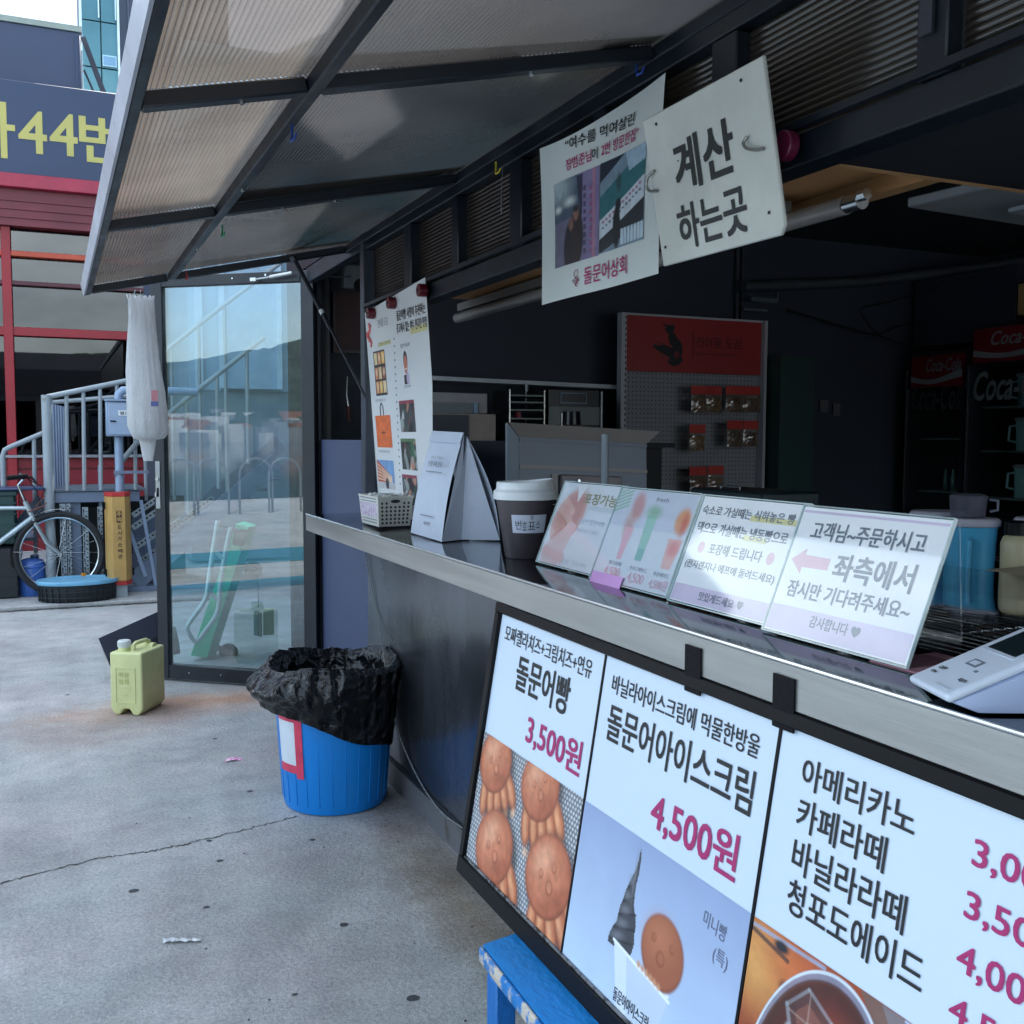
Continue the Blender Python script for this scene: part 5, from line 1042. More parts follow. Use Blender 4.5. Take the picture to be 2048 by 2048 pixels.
def photo(x0,y0,w_,h_,seed,base,kind):
    c=Can(w_,h_,64,64,base); rg=random.Random(seed)
    if kind=='tray':
        c.rect(0,0,w_,h_,(44,44,50)); k=0
        for i in range(3):
            for j in range(3):
                col=[(214,150,110),(220,190,150),(232,180,100),(150,96,80),(226,206,160),(206,130,100)][(i*2+j*5)%6]; c.rect(w_*(.06+i*.32),h_*(.05+j*.32),w_*(.06+i*.32+.26),h_*(.05+j*.32+.27),col); c.ell(w_*(.2+i*.32),h_*(.2+j*.32),w_*.08,h_*.09,(240,214,170),rg.random()*3,.004,.7)
    elif kind=='bag': c.rect(0,0,w_,h_,(226,112,60)); c.line(w_*.42,h_*.42,w_*.47,h_*.52,.004,(40,30,30)); c.line(w_*.35,h_*.46,w_*.62,h_*.47,.003,(60,30,30))
    elif kind=='street':
        c.rect(0,0,w_,h_,(120,160,206)); c.poly([(0,h_),(w_*.85,h_*.45),(w_*.85,h_*.25),(0,h_*.2)],(190,80,60)); 
        for i in range(5): c.line(0,h_*(.86-.13*i),w_*.85,h_*(.42-.04*i),.006,(226,196,170))
        c.rect(0,0,w_,h_*.22,(196,196,200)); c.ell(w_*.55,h_*.18,w_*.1,h_*.2,(60,60,70),0,.004)
    else:
        for i in range(26): c.ell(rg.random()*w_,rg.random()*h_,w_*rg.uniform(.04,.2),h_*rg.uniform(.04,.2),rg.choice([(40,44,50),(60,66,70),(150,160,160),(200,206,204),(110,60,60),(60,110,80),(190,140,120),(30,32,40)]),rg.random()*3,.004,.9)
        c.rect(0,h_*.9,w_,h_,(90,130,90) if seed%2 else (150,60,80),.9)
    c.noise(.3,50,seed); c.build('printed_photo',qf,x0,y0,mp_,.0004)
photo(.108,-.318,.142,.165,1,(50,50,50),'tray'); photo(.070,-.512,.19,.12,2,(226,112,60),'bag'); photo(.045,-.668,.21,.108,3,(0,0,0),'street')
photo(.375,-.455,.165,.11,4,(70,76,80),'m'); photo(.360,-.588,.165,.11,5,(60,70,66),'m'); photo(.345,-.712,.165,.106,6,(70,76,80),'m')
obj('bag_handle_print',B().tube([qf.p(.145,-.392,.001),qf.p(.146,-.36,.001),qf.p(.162,-.345,.001),qf.p(.18,-.36,.001),qf.p(.182,-.392,.001)],.0018,5),ink,mp_)
# portrait print: simple oval face in dark top
c=Can(.075,.115,50,70,(222,226,232)); c.ell(.038,.080,.022,.034,(34,32,36),0,.002); c.ell(.038,.066,.019,.032,(196,120,100),0,.003); c.line(.028,.052,.048,.052,.004,(236,226,220)); c.rect(.012,0,.062,.032,(60,56,66)); c.ell(.052,.02,.014,.022,(190,176,206),0,.003); c.build('printed_portrait',qf,.445,-.290,mp_,.0004)
text([('건어물 선물세트 1호',.09,-.340,.13,.010,0),('가격 안내 2호',.08,-.532,.14,.010,0),('돌문어상회',.45,-.302,.07,.009,0)],qf,greyink,mp_,.0008)
for i,(s,z) in enumerate(((.115,-.012),(.355,.012),(.665,.030))):
    c=Vector((1.098,3.875-s+.03,1.716+z*.5)); 
    c.y=(3.708,3.455,3.130)[i]; c.z=(1.706,1.714,1.716)[i]
    m_=tag(obj('round_magnet',B().tube([c,c+Vector((-.028,0,0))],.0205,22),M('dark red plastic',L(96,22,38),.35),bevel=.002),'dark red round magnet pinning the tall poster, %s of three'%('leftmost','middle','rightmost')[i],'magnet',group='magnets along the poster top')
    obj('centre_pin',B().tube([c+Vector((-.0285,0,0)),c+Vector((-.030,0,0))],.005,10),M('magnet centre',L(40,20,26),.4),m_)
# hanging poster
hf=Fr(Vector((1.092,2.270,1.571)),(0,-1,0),(0,0,1))
hpst=thing('hanging_poster','white hanging poster with two photographs and pink lettering, curled at the top','poster',(1.1,2,1.75))
def bend(x,y): return .016*math.sin(x*9.5+.6)*(max(0,y-.12)/.26)**2+.003*math.sin(x*14)
def ptop(x): return .370+.014*(x/.53)-.012*math.sin(x/.53*math.pi)-.008*math.sin(x/.53*2*math.pi)
obj('poster_sheet',B().grid(40,24,lambda u,v: hf.p(.53*u,ptop(.53*u)*v,bend(.53*u,ptop(.53*u)*v)-.001)),M('satin paper',L(206,214,214),.4,0,.03,3),hpst,smooth=80)
def pic_a():
    c=Can(.203,.192,110,100,(70,84,100)); 
    c.c=c.c*(.55+.9*(c.Y/c.h)[...,None]); c.ell(.02,.18,.05,.03,(190,210,214),0,.03,.7); c.ell(.075,.14,.02,.008,(220,228,226),0,.01); c.ell(.02,.13,.012,.006,(226,232,230),0,.008)
    c.poly([(.0,.0),(.0,.10),(.09,.105),(.09,.0)],(104,104,126)); c.rect(.115,.0,.203,.192,(132,122,160),.9); c.rect(.175,0,.186,.192,(176,120,140),.8)
    for k in range(9): c.rect(.136,.015+.017*k,.146,.026+.017*k,(60,56,90),.8); c.rect(.164,.01+.017*k,.172,.02+.017*k,(150,60,110),.7)
    c.poly([(.11,.19),(.135,.19),(.13,.10),(.118,.10)],(40,44,60),.9)
    c.ell(.078,.035,.032,.06,(44,44,52),0,.004); c.ell(.105,.055,.03,.065,(52,46,50),0,.004); c.ell(.080,.088,.011,.014,(120,88,80),0,.003); c.ell(.103,.108,.012,.016,(132,98,88),0,.003); c.ell(.103,.119,.013,.007,(40,42,50),0,.003)
    c.noise(.25,60,2); c.build('printed_photo',hf,.079,.075,hpst,.0006,bend)
pic_a()
def pic_b():
    c=Can(.188,.192,110,100,(120,142,160)); c.poly([(0,.12),(.188,.19),(.188,.13),(0,.07)],(56,110,116)); c.poly([(0,.07),(.188,.13),(.188,.085),(0,.03)],(196,206,216)); c.poly([(.0,.192),(.0,.15),(.1,.192)],(40,48,62)); c.poly([(.1,.192),(.188,.192),(.188,.16),(.12,.15)],(160,186,206))
    for k in range(12): c.rect(.01+.014*k,.062+.0045*k,.020+.014*k,.068+.0045*k,(150,40,90),.7); c.rect(.01+.014*k,.05+.0045*k,.020+.014*k,.055+.0045*k,(60,70,90),.8)
    c.poly([(0,.03),(.188,.085),(.188,.04),(0,.0)],(46,52,60)); 
    for k in range(7): c.rect(.09+.014*k,.005,.101+.014*k,.038,(186,206,220))
    c.ell(.072,.045,.016,.045,(34,40,44),0,.003); c.ell(.078,.09,.012,.014,(38,42,48),0,.003); c.ell(.078,.135,.01,.02,(60,70,74),0,.004,.7)
    c.noise(.2,60,6); c.build('printed_photo',hf,.284,.077,hpst,.0006,bend)
pic_b()
text([('“여수를 먹여살린',.150,.326,.262,.026,.014,0,-.008)],hf,ink,hpst,.0016,bend=bend); text([('이',.252,.283,.022,.024,.014)],hf,ink,hpst,.0016,bend=bend)
text([('장범준님',.146,.283,.104,.025,.014),('2번 방문한집”',.288,.283,.146,.026,.014),('돌문어상회',.220,.019,.183,.038,.014)],hf,magenta,hpst,.0016,bend=bend)
obj('logo_mark',B().tube([hf.p(.184+.009*math.cos(a),.049+.0085*math.sin(a),.003) for a in np.linspace(0,6,14)],.0008,4).bar(hf.p(.166,.036,.003),hf.p(.190,.020,.003),.0016,.001).bar(hf.p(.172,.038,.003),hf.p(.194,.026,.003),.0016,.001).bar(hf.p(.178,.040,.003),hf.p(.199,.031,.003),.0016,.001).bar(hf.p(.180,.022,.003),hf.p(.196,.040,.003),.0016,.001),M('dusky pink print',L(150,50,84),.5),hpst)
# cashier sign
sf=Fr(Vector((1.072,1.695,1.572)),(0,-1,0),(-.05,0,.269)); 
# plane leans out slightly at the top
cs=thing('cashier_sign','thick off white hanging sign with two lines of bold black lettering and metal rings','sign',(1.05,1.5,1.7))
obj('sign_plate',B().poly([sf.p(.002,.004),sf.p(.002,.274),sf.p(.358,.276),sf.p(.360,.016),sf.p(.348,.002)],-sf.n*.008),agedwhite,cs,bevel=.002)
text([('계산',.086,.124,.172,.086,.045),('하는곳',.072,.024,.200,.076,.036)],sf,M('black vinyl letters',L(34,40,42),.5),cs,.0012)
for x,y in ((.046,.256),(.300,.256),(.020,.038),(.328,.042),(.098,.178)): obj('screw',B().tube([sf.p(x,y,.0005),sf.p(x,y,.0022)],.0028 if x!=.098 else .001,10),M('dull screw',L(60,62,64),.5,.4),cs)
for P_ in ([(.022,.178),(.006,.172),(-.002,.158),(.004,.145),(.024,.141)],[(.300,.168),(.294,.160),(.302,.150),(.322,.142),(.338,.140)]):
    obj('ring',B().tube(smoothp([sf.p(x,y,.003+.006*math.sin(i/4*math.pi)) for i,(x,y) in enumerate(P_)],5),.0028,8),M('galvanised wire',L(150,152,148),.35,.8),cs)
c=Vector((1.096,1.357,1.718)); tag(obj('round_magnet',B().tube([c,c+Vector((-.02,0,0))],.024,20),M('dark magenta plastic',L(100,24,58),.4),bevel=.002),'dark magenta round magnet on the header right of the cashier sign','magnet')
tag(obj('hanging_wire',B().tube([(1.095,2.515,1.955),(1.09,2.512,1.90),(1.09,2.511,1.835)],.0016,5),galv),'thin straight wire hanging from the header left of the white poster','wire')
# ================================================================== CARD TERMINAL
ct_=thing('payment_terminal','white payment terminal with a small dark screen at the right end of the counter','payment terminal',(.93,.78,.951))
wp=M('white terminal plastic',L(206,216,230),.35,0,.03,4)
T0=Vector((.912,.885,.953)); T1=Vector((.882,.803,.953)); TU=(T1-T0).normalized()   # front edge
TD=Vector((-TU.y,TU.x,0)); 
if TD.x<0: TD=-TD
TD=(Vector((.9,-.42,0)).normalized())
TS=Vector((TD.x*.98,TD.y*.98,.40)).normalized()
LN,WD=.19,.088
b=B(); f0=T0+Vector((0,0,.012)); f1=T1+Vector((0,0,.012))
b.poly([f0,f0+TS*LN,Vector((f0.x+TS.x*LN,f0.y+TS.y*LN,.953)),Vector((f0.x+TD.x*.03,f0.y+TD.y*.03,.953))],TU*WD)
obj('body',b,M('terminal side plastic',L(170,184,214),.4,0,.03,4),ct_,bevel=.004,seg=2)
tf=Fr(f0,TU,TS); 
if tf.n.z<0: pass
NN=tf.n if tf.n.z>0 else -tf.n
def tb_(x0,y0,x1,y1,e0,e1): return B().obox(tf.o+tf.u*x0+tf.v*y0+NN*e0,tf.u*(x1-x0),tf.v*(y1-y0),NN*(e1-e0))
obj('top_shell',tb_(-.002,-.004,WD+.002,LN+.002,.0005,.011),wp,ct_,bevel=.005,seg=3)
obj('screen_bezel',tb_(.012,.085,WD-.012,.152,.0112,.0125),M('bezel white',L(196,206,220),.3),ct_,bevel=.001)
obj('screen',tb_(.016,.090,WD-.016,.147,.0126,.0132),M('dark screen',L(26,38,44),.12,0,.05,3),ct_)
obj('key_mark',tb_(.030,.052,.052,.066,.0112,.0116),greyink,ct_); obj('key_mark',tb_(.034,.055,.048,.063,.0117,.0120),wp,ct_)
obj('key_mark',tb_(.060,.045,.066,.049,.0112,.0116),greyink,ct_); obj('slot_lip',tb_(.050,.004,.082,.008,.0112,.0122),M('bezel white',L(1,1,1)),ct_)
tf2=Fr(tf.o+NN*.0114,tf.u,tf.v) 
text([('OFF',.012,.028,.014,.006,.01),('ON',.012,.018,.010,.005,.01),('EJ5',.066,.022,.014,.006,.02)],tf2,ink,ct_,.0006 if tf.n.z>0 else -.0006)
obj('rim_card',B().box((1.0,.90,.9505),(1.12,1.05,.9525)),M_wear('red dotted card',L(170,120,136),L(150,40,60),.6,60,.4),ct_)
# ================================================================== INSIDE THE STALL
# wire grill rack on the counter
gr=thing('wire_rack','black wire cooling rack lying behind the counter signs','rack',(1.35,1.1,.955))
for k in range(13): obj('wire',B().tube([(1.13+.0245*k,.72,.957),(1.13+.0245*k,1.34,.957)],.0009,5),chrome,gr)
for y in (.73,.93,1.13,1.33): obj('cross_wire',B().tube([(1.12,y,.9545),(1.44,y,.9545)],.002,6),chrome,gr)
# wrapped black sack with a grey sheet over it
bs=thing('black_sack','crumpled black plastic wrapped bundle with a thin grey sheet draped over it','sack',(2.1,1.9,.9))
def lump(u,v):
    a=math.pi*2*u; r=1-v*.75; n_=.06*noise.noise(Vector((math.cos(a)*3,math.sin(a)*3,v*4)))+.02*noise.noise(Vector((math.cos(a)*11,math.sin(a)*11,v*14)))
    return (1.92+(.20+n_)*math.cos(a)*r**.4,1.52+(.36+n_)*math.sin(a)*r**.4,.78+.145*v**.7+n_*.25)
obj('bundle',B().grid(60,16,lump),lm,bs,smooth=80)
obj('sheet',B().grid(16,12,lambda u,v:(1.66+.28*v,1.36+.36*u+.04*math.sin(v*3),.835+.085*v**.6+.008*math.sin(u*9+v*5)-.05*abs(u-.6)*(1-v))),M('grey film sheet',L(118,120,140),.35),bs,smooth=80)
jugm=M('pale blue jug plastic',L(90,186,226),.3,0,.05,4); jlid=M('jug lid white',L(196,192,206),.35)
def jug(x,y,z,s,label,mat,group='pale blue jugs in the stall',lidm=None,hang=-1):
    t=thing('jug',label,'jug',(x,y,z),group)
    obj('body',B().lathe((x,y,z),[(.054*s,0),(.058*s,.006*s),(.061*s,.10*s),(.064*s,.17*s),(.067*s,.178*s)],28),mat,t)
    obj('lid',B().lathe((x,y,z),[(.070*s,.179*s),(.072*s,.182*s),(.072*s,.193*s),(.066*s,.199*s),(.0*s+.001,.2*s)],28),lidm or jlid,t)
    d=Vector((-.75,-.66,0)) if hang<0 else Vector((.66,-.75,0)) if hang==1 else Vector((-.66,.75,0))
    c=Vector((x,y,z)); obj('handle',B().tube([c+d*.060*s+Vector((0,0,.15*s)),c+d*.095*s+Vector((0,0,.145*s)),c+d*.1*s+Vector((0,0,.06*s)),c+d*.062*s+Vector((0,0,.05*s))],.008*s,8),mat,t)
    return t
jug(2.17,1.935,.848,1.0,'large bright blue jug with a pale lid just behind the rightmost counter sign',jugm)
jug(2.20,2.075,.86,.98,'blue jug half hidden behind the top edge of the counter sign, lid showing',jugm)
jug(2.27,1.80,.865,.95,'second bright blue jug behind the small cream bottle',jugm)
cu2=thing('measuring_cup','frosted clear measuring cup standing on the lid of the blue jug','measuring cup',(2.17,1.935,1.06))
obj('body',B().lathe((2.17,1.945,1.0495),[(.040,0),(.042,.003),(.046,.048),(.047,.051),(.044,.056),(.03,.060),(.001,.061)],28),M_glass('frosted plastic',(.7,.72,.76),.12,.25,(.45,L(120,122,138))),cu2)
obj('handle',B().tube([(2.20,1.905,1.095),(2.215,1.892,1.092),(2.216,1.892,1.068),(2.203,1.905,1.064)],.004,8),M('pale handle',L(110,114,130),.4),cu2)
sp=thing('scoop','pale plastic scoop handle standing up behind the blue jugs','scoop',(2.27,1.83,1.06))
obj('handle',B().obox((2.262,1.835,1.055),(.016,-.016,0),(.012,-.01,.066),(.002,.002,0)),M('pale scoop plastic',L(176,176,172),.4),sp,bevel=.004)
bt=thing('bottle','small cream bottle with a black cap beside the blue jugs','bottle',(2.12,1.74,.9))
obj('body',B().lathe((2.12,1.755,.90),[(.03,0),(.033,.01),(.034,.10),(.028,.115),(.02,.12)],20),M('cream bottle',L(196,186,150),.4),bt); obj('cap',B().lathe((2.12,1.755,1.02),[(.026,0),(.026,.03),(.02,.034)],20),black,bt)
cb=thing('card_piece','folded tan card lying on the bundle beside the cream bottle','card',(2.0,1.62,1.06))
obj('card',B().poly([(1.98,1.72,.940),(2.14,1.66,.955),(2.14,1.52,.955),(2.0,1.56,.935)],(0,0,.006)),M('tan card',L(170,156,130),.6),cb)
# black machine behind cup and first sign
bmch=thing('black_burner','black gas burner frame behind the paper cup','burner',(1.4,2.75,.95))
obj('body',B().box((1.34,2.62,.951),(1.60,2.95,1.035)),black,bmch,bevel=.006)
for z in (.965,.99,1.012): obj('plate_edge',B().box((1.325,2.61,z),(1.339,2.94,z+.008)),chrome,bmch)
obj('top_grate',B().tube([(1.345,2.63,1.045),(1.59,2.63,1.045),(1.59,2.94,1.045),(1.345,2.94,1.045)],.007,8),black,bmch); obj('knob',B().tube([(1.39,2.619,1.0),(1.39,2.60,1.0)],.013,14),M('pale knob',L(176,180,180),.3),bmch)
obj('panel_plate',B().box((1.35,2.612,.957),(1.372,2.6195,.985)),M('pale knob',L(1,1,1)),bmch)
# white cylinder pole
tag(obj('pipe_stand',B().tube([(1.62,2.89,.951),(1.62,2.89,1.262)],.0125,14),M('grey white pipe',L(150,160,170),.4),),'short pale grey pipe standing upright behind the leftmost counter sign','pipe')
# grey framed lid
wl=thing('display_case_lid','raised grey metal framed lid of a display case behind the paper cup','case lid',(1.9,3.6,1.2))
wf=Fr(Vector((1.583,3.6,1.306)),(.677,.0,-.031),(0,.12,1)); gm2=M('warm grey enamel',L(160,154,152),.4,.1,.06,4); gm3=M('cool grey enamel',L(136,144,160),.4,.1,.06,4)
def wb(x0,y0,x1,y1,e0,e1): return B().obox(wf.p(x0,y0,e0),wf.u*(x1-x0),wf.v*(y1-y0),wf.n*(e1-e0))
obj('panel',wb(.055,-.38,.625,-.05,-.01,.0),gm3,wl); obj('panel_rail',wb(.055,-.172,.625,-.158,.0,.006),gm2,wl)
b=B(); b.poly([wf.p(0,0,.02),wf.p(.68,0,.02),wf.p(.625,-.05,.004),wf.p(.055,-.05,.004)],-wf.n*.02); obj('frame_bevel',b,gm2,wl,smooth=0)
b=B(); b.poly([wf.p(-.002,-.002,.02),wf.p(.052,-.052,.004),wf.p(.052,-.40,.004),wf.p(-.002,-.40,.02)],-wf.n*.02); obj('frame_bevel',b,M('pale blue grey enamel',L(190,206,224),.35,.1,.05,4),wl,smooth=0)
obj('inner_rail',wb(.0555,-.066,.625,-.055,.0,.006),gm3,wl)
obj('latch_box',wb(.225,-.38,.50,-.19,.001,.02),M('grey brown enamel',L(150,142,146),.45,.1,.05,5),wl,bevel=.006); obj('corner_piece',wb(.19,-.38,.215,-.19,.001,.012),gm2,wl)
obj('bolt',B().tube([wf.p(.30,-.215,.02),wf.p(.30,-.215,.03)],.006,10).tube([wf.p(.33,-.255,.02),wf.p(.33,-.255,.03)],.006,10),chrome,wl)
obj('sticker',wb(.155,-.33,.185,-.26,.001,.002),M('blue white sticker',L(170,180,206),.4),wl)
obj('counter_box',B().box((1.6,3.62,.03),(2.4,4.1,.95)),dark,wl)
# dark fridge/cabinet block behind bag
tag(obj('cabinet_block',B().box((1.25,4.3,.03),(2.0,4.9,1.235)),M('dark blue cabinet',L(40,50,68),.5,0,.08,2)),'dark blue grey cabinet behind the folded paper bag','cabinet')
# shelf equipment along the far wall
sh=thing('wall_shelf','long pale shelf edge high on the dark far wall of the stall','shelf',(2.4,5.2,1.55))
obj('shelf_edge',B().bar((1.72,5.2,1.566),(3.02,5.2,1.540),.10,.022),M('pale shelf edge',L(196,204,212),.4),sh)
obj('hanger',B().tube([(2.385,5.14,1.55),(2.385,5.14,1.32)],.008,8),M('pale shelf edge',L(1,1,1)),sh)
tag(obj('work_table',B().box((1.9,4.6,1.20),(3.0,5.2,1.225)).box((1.95,4.65,.03),(2.95,5.15,1.199)),dark),'dark work table along the far wall under the machines','table')
mw=thing('microwave','grey framed microwave oven with a bluish window on the far table','microwave',(1.9,4.95,1.37))
obj('body',B().box((1.66,4.86,1.37),(2.035,5.15,1.475)),M('microwave grey',L(150,148,154),.45),mw,bevel=.004); obj('window',B().box((1.68,4.852,1.372),(1.985,4.859,1.425)),M('bluish window',L(40,66,84),.15),mw); obj('window_glint',B().box((1.955,4.846,1.372),(1.975,4.851,1.425)),M('window glint',L(90,130,160),.3),mw)  # the pale strip on the window is a painted glint
bx2=thing('cardboard_carton','flat grey brown cardboard carton below the microwave','carton',(1.9,4.9,1.24)); obj('carton_body',B().box((1.70,4.82,1.226),(2.064,5.15,1.3685)),M('grey brown card',L(168,156,148),.7),bx2,bevel=.002); obj('dark_face',B().box((1.70,4.8165,1.232),(1.915,4.8195,1.363)),M('dark card print',L(74,78,88),.6),bx2)
rk2=thing('steel_rack','small stainless rack of trays between the microwave and the coffee machine','rack',(2.26,4.9,1.25))
obj('rack_side',B().box((2.165,4.88,1.226),(2.172,5.1,1.50)),steel,rk2); obj('rack_side',B().box((2.365,4.88,1.226),(2.372,5.1,1.50)),steel,rk2)
for z in (1.25,1.30,1.345,1.39,1.43,1.465): obj('tray',B().box((2.173,4.88,z),(2.364,5.1,z+.008)),M('dull tray',L(90,98,98),.4,.6),rk2)
obj('red_item',B().box((2.205,4.86,1.353),(2.225,4.89,1.385)),M('dull red item',L(120,40,50),.5),rk2)
cm=thing('coffee_machine','black espresso machine with a small framed display on the far table','coffee machine',(2.55,4.95,1.22)); bmx=M('black gloss casing',L(12,18,28),.25)
obj('body',B().box((2.395,4.90,1.2255),(2.71,5.15,1.51)),bmx,cm,bevel=.006); obj('display_frame',B().box((2.47,4.893,1.433),(2.627,4.899,1.438)).box((2.47,4.893,1.485),(2.627,4.899,1.49)).box((2.47,4.893,1.4385),(2.474,4.899,1.4845)).box((2.623,4.893,1.4385),(2.627,4.899,1.4845)),M('display frame',L(90,106,124),.3,.5),cm)
obj('steel_panel',B().box((2.40,4.893,1.32),(2.705,4.8985,1.415)),M('dull tray',L(1,1,1)),cm); obj('group_head',B().tube([(2.53,4.88,1.32),(2.53,4.88,1.39)],[.05,.045],20),bmx,cm); obj('side_bar',B().box((2.712,4.89,1.23),(2.722,4.90,1.50)),chrome,cm); obj('steam_wand',B().box((2.47,4.885,1.30),(2.478,4.8925,1.38)),chrome,cm)
# pegboard display
pg=thing('pegboard_display','pegboard shop stand with a red header sign for dried snacks','display stand',(3.4,5.1,0))
obj('side_post',B().box((2.935,5.06,.03),(2.968,5.11,1.955)),M('pale grey stand metal',L(190,192,200),.45,.1,.05,5),pg); obj('side_post',B().box((3.925,5.06,.03),(3.945,5.2,1.955)),MATS['pale grey stand metal'],pg)
d=B()
for k in range(56): d.box((2.958,5.0575,.16+k*.032),(2.964,5.0592,.176+k*.032))
stuff('slots',d,MATS['slot shadow'],pg,smooth=0)
obj('header_panel',B().box((2.975,5.09,1.632),(3.92,5.11,1.945)),M('red header print',L(166,50,52),.4,0,.04,3),pg); obj('top_edge',B().box((2.966,5.08,1.9455),(3.93,5.12,1.957)),MATS['pale grey stand metal'],pg)
obj('peg_panel',B().box((2.966,5.12,.03),(3.924,5.14,1.631)),M('peg panel grey',L(150,152,160),.5,0,.05,4),pg)
d=B()
for i in range(36):
    for j in range(26): 
        x=2.99+i*.026; z=.98+j*.0255; d.add([(x,5.1185,z),(x+.006,5.1185,z),(x+.006,5.1185,z+.007),(x,5.1185,z+.007)],[(0,1,2,3)])
stuff('peg_holes',d,MATS['slot shadow'],pg,smooth=0)
pf=Fr(Vector((2.975,5.0895,1.632)),(1,0,0),(0,0,1))
c=Can(.26,.27,130,135,(166,50,52)); bl_=(18,22,30)
c.ell(.13,.225,.030,.026,bl_); c.line(.09,.25,.12,.24,.012,bl_); c.line(.15,.25,.16,.235,.012,bl_); c.ell(.155,.165,.030,.05,bl_,.4); c.ell(.185,.12,.034,.055,bl_,.2); c.ell(.12,.10,.07,.028,bl_,-.35); c.ell(.17,.05,.05,.034,bl_,.2); c.ell(.06,.11,.045,.014,bl_,-.5)
c.ell(.18,.08,.018,.022,(120,36,44),0,.004,.9); c.line(.04,.15,.10,.14,.004,bl_); c.line(.03,.14,.09,.06,.004,bl_)
for k in range(5): c.line(.05+.012*k,.10-.006*k,.09+.014*k,.075-.008*k,.003,(150,60,60),.8)
c.build('ink_emblem',pf,.165,.02,pg,.0006)
text([('건어물 도감',.478,.148,.325,.062,.0),('DRIED SEAFOOD GUIDE BOOK',.478,.105,.30,.014,0)],pf,M('header dark print',L(40,18,26),.5),pg,.001); obj('divider_line',B().box((3.43,5.0875,1.72),(3.434,5.0893,1.86)),ink,pg)
rdm=M('snack header card',L(200,60,52),.45); filmm=M_glass('snack film',(.8,.78,.74),.15,.1,(.4,L(150,130,110)))
for i,(x,z,w_,k) in enumerate(((3.42,1.548,.11,0),(3.52,1.548,.11,1),(3.66,1.552,.12,2),(3.79,1.553,.13,3),(3.41,1.325,.11,1),(3.67,1.35,.11,3),(3.79,1.35,.11,3),(3.42,1.08,.12,2),(3.54,1.085,.11,0))):
    t=thing('snack_bag','small clear snack bag with a red card, %s peg row, %s from the left'%(('upper','upper','upper','upper','middle','middle','middle','lower','lower')[i],('first','second','third','fourth','first','second','third','first','second')[i]),'snack bag',(x,5.0,z-.1),'snack bags hung on the pegboard')
    yy=5.0-.004*(i%3)
    obj('card',B().obox((x-w_/2,yy,z-.045),(w_,.004*(i%2),.0),(0,.0,.05),(0,.003,0)),rdm,t)
    obj('film',B().grid(8,8,lambda u,v:(x-w_/2+w_*u,yy-.012*math.sin(u*3.14)*math.sin(v*3.14)-.004*random.random(),z-.15+.105*v)),filmm,t,smooth=0)
    cm_=M(('snack tan','snack gold','snack brown','snack dark')[k],L(*((190,150,120),(200,150,70),(130,60,50),(90,34,40))[k]),.5,0,.4,60,.4,80)
    obj('contents',B().grid(8,6,lambda u,v:(x-w_*.4+w_*.8*u,yy+.002-.004*random.random(),z-.145+.08*v)),cm_,t,smooth=0)
    obj('peg',B().tube([(x,yy,z-.005),(x,5.119,z-.0)],.0025,5),chrome,t)
# fridges with logo
frm=M('fridge black body',L(30,34,46),.4); red2=M('fridge red',L(128,22,36),.4); frg=M_glass('fridge glass',(.93,.97,.97),.06,.02); wl_=M('fridge lettering',L(132,142,144),.4)
def fridge(y0,y1,ztop,label,full):
    t=thing('drinks_fridge',label,'fridge',(5.5,(y0+y1)/2,.03),'glass fronted drinks fridges'); W=y1-y0   # y1 is the left edge
    obj('body',B().box((5.24,y0,.03),(5.85,y0+.025,ztop)).box((5.24,y1-.025,.03),(5.85,y1,ztop)).box((5.80,y0+.026,.03),(5.85,y1-.026,ztop)).box((5.24,y0+.026,ztop-.22),(5.79,y1-.026,ztop)).box((5.24,y0+.026,.03),(5.79,y1-.026,.25)),frm,t)
    obj('liner',B().box((5.76,y0+.03,.26),(5.79,y1-.03,ztop-.23)),M('fridge liner',L(180,206,204),.5),t)
    obj('header',B().box((5.21,y0+.03,ztop-.235),(5.238,y1-.03,ztop-.03)),red2,t)
    ff=Fr(Vector((5.2085,y1,0)),(0,-1,0),(0,0,1))
    sw=[ff.p(.03+(W-.06)*u,ztop-.155-.03*math.sin(u*4.2),.0005) for u in np.linspace(0,1,14)]+[ff.p(.03+(W-.06)*u,ztop-.195-.02*math.sin(u*4.2),.0005) for u in np.linspace(1,0,14)]
    obj('wave_stripe',B().poly(sw),M('fridge silver wave',L(150,156,158),.4),t,smooth=0)
    text([('Coca-Cola',.16,ztop-.135,W-.20,.082,.02,.35)],ff,wl_,t,.0012)
    dr_=obj('door',B().box((5.205,y0,.25),(5.235,y0+.03,ztop-.24)).box((5.205,y1-.03,.25),(5.235,y1,ztop-.24)).box((5.205,y0+.031,.25),(5.235,y1-.031,.28)),frm,t)
    obj('glass',B().box((5.215,y0+.031,.281),(5.220,y1-.031,ztop-.245)),frg,dr_,smooth=0)
    obj('handle',B().box((5.195,y1-.008,.8),(5.204,y1-.002,1.7)),chrome,dr_)
    text([('Coca-Cola',.04,1.49 if full else 1.44,W-.06,.17,.03,.35)],Fr(Vector((5.2145,y1,0)),(0,-1,0),(0,0,1)),wl_ if full else M('dim lettering',L(62,68,76),.5),t,.0008)
    for z in (.88,1.17,1.44) if full else (.90,1.245):
        obj('shelf',B().box((5.30,y0+.03,z),(5.75,y1-.03,z+.012)),M('shelf wire',L(150,164,166),.4,.3),t)
    return t
fridge(4.05,4.70,1.953,'tall drinks fridge with a bright red header and jugs inside at the right edge',True)
fridge(4.72,5.20,1.82,'dim drinks fridge left of the brighter one with small bottles on a shelf',False)
jm2=M('cool green blue jug',L(196,240,242),.35,0,.05,4)
k=0
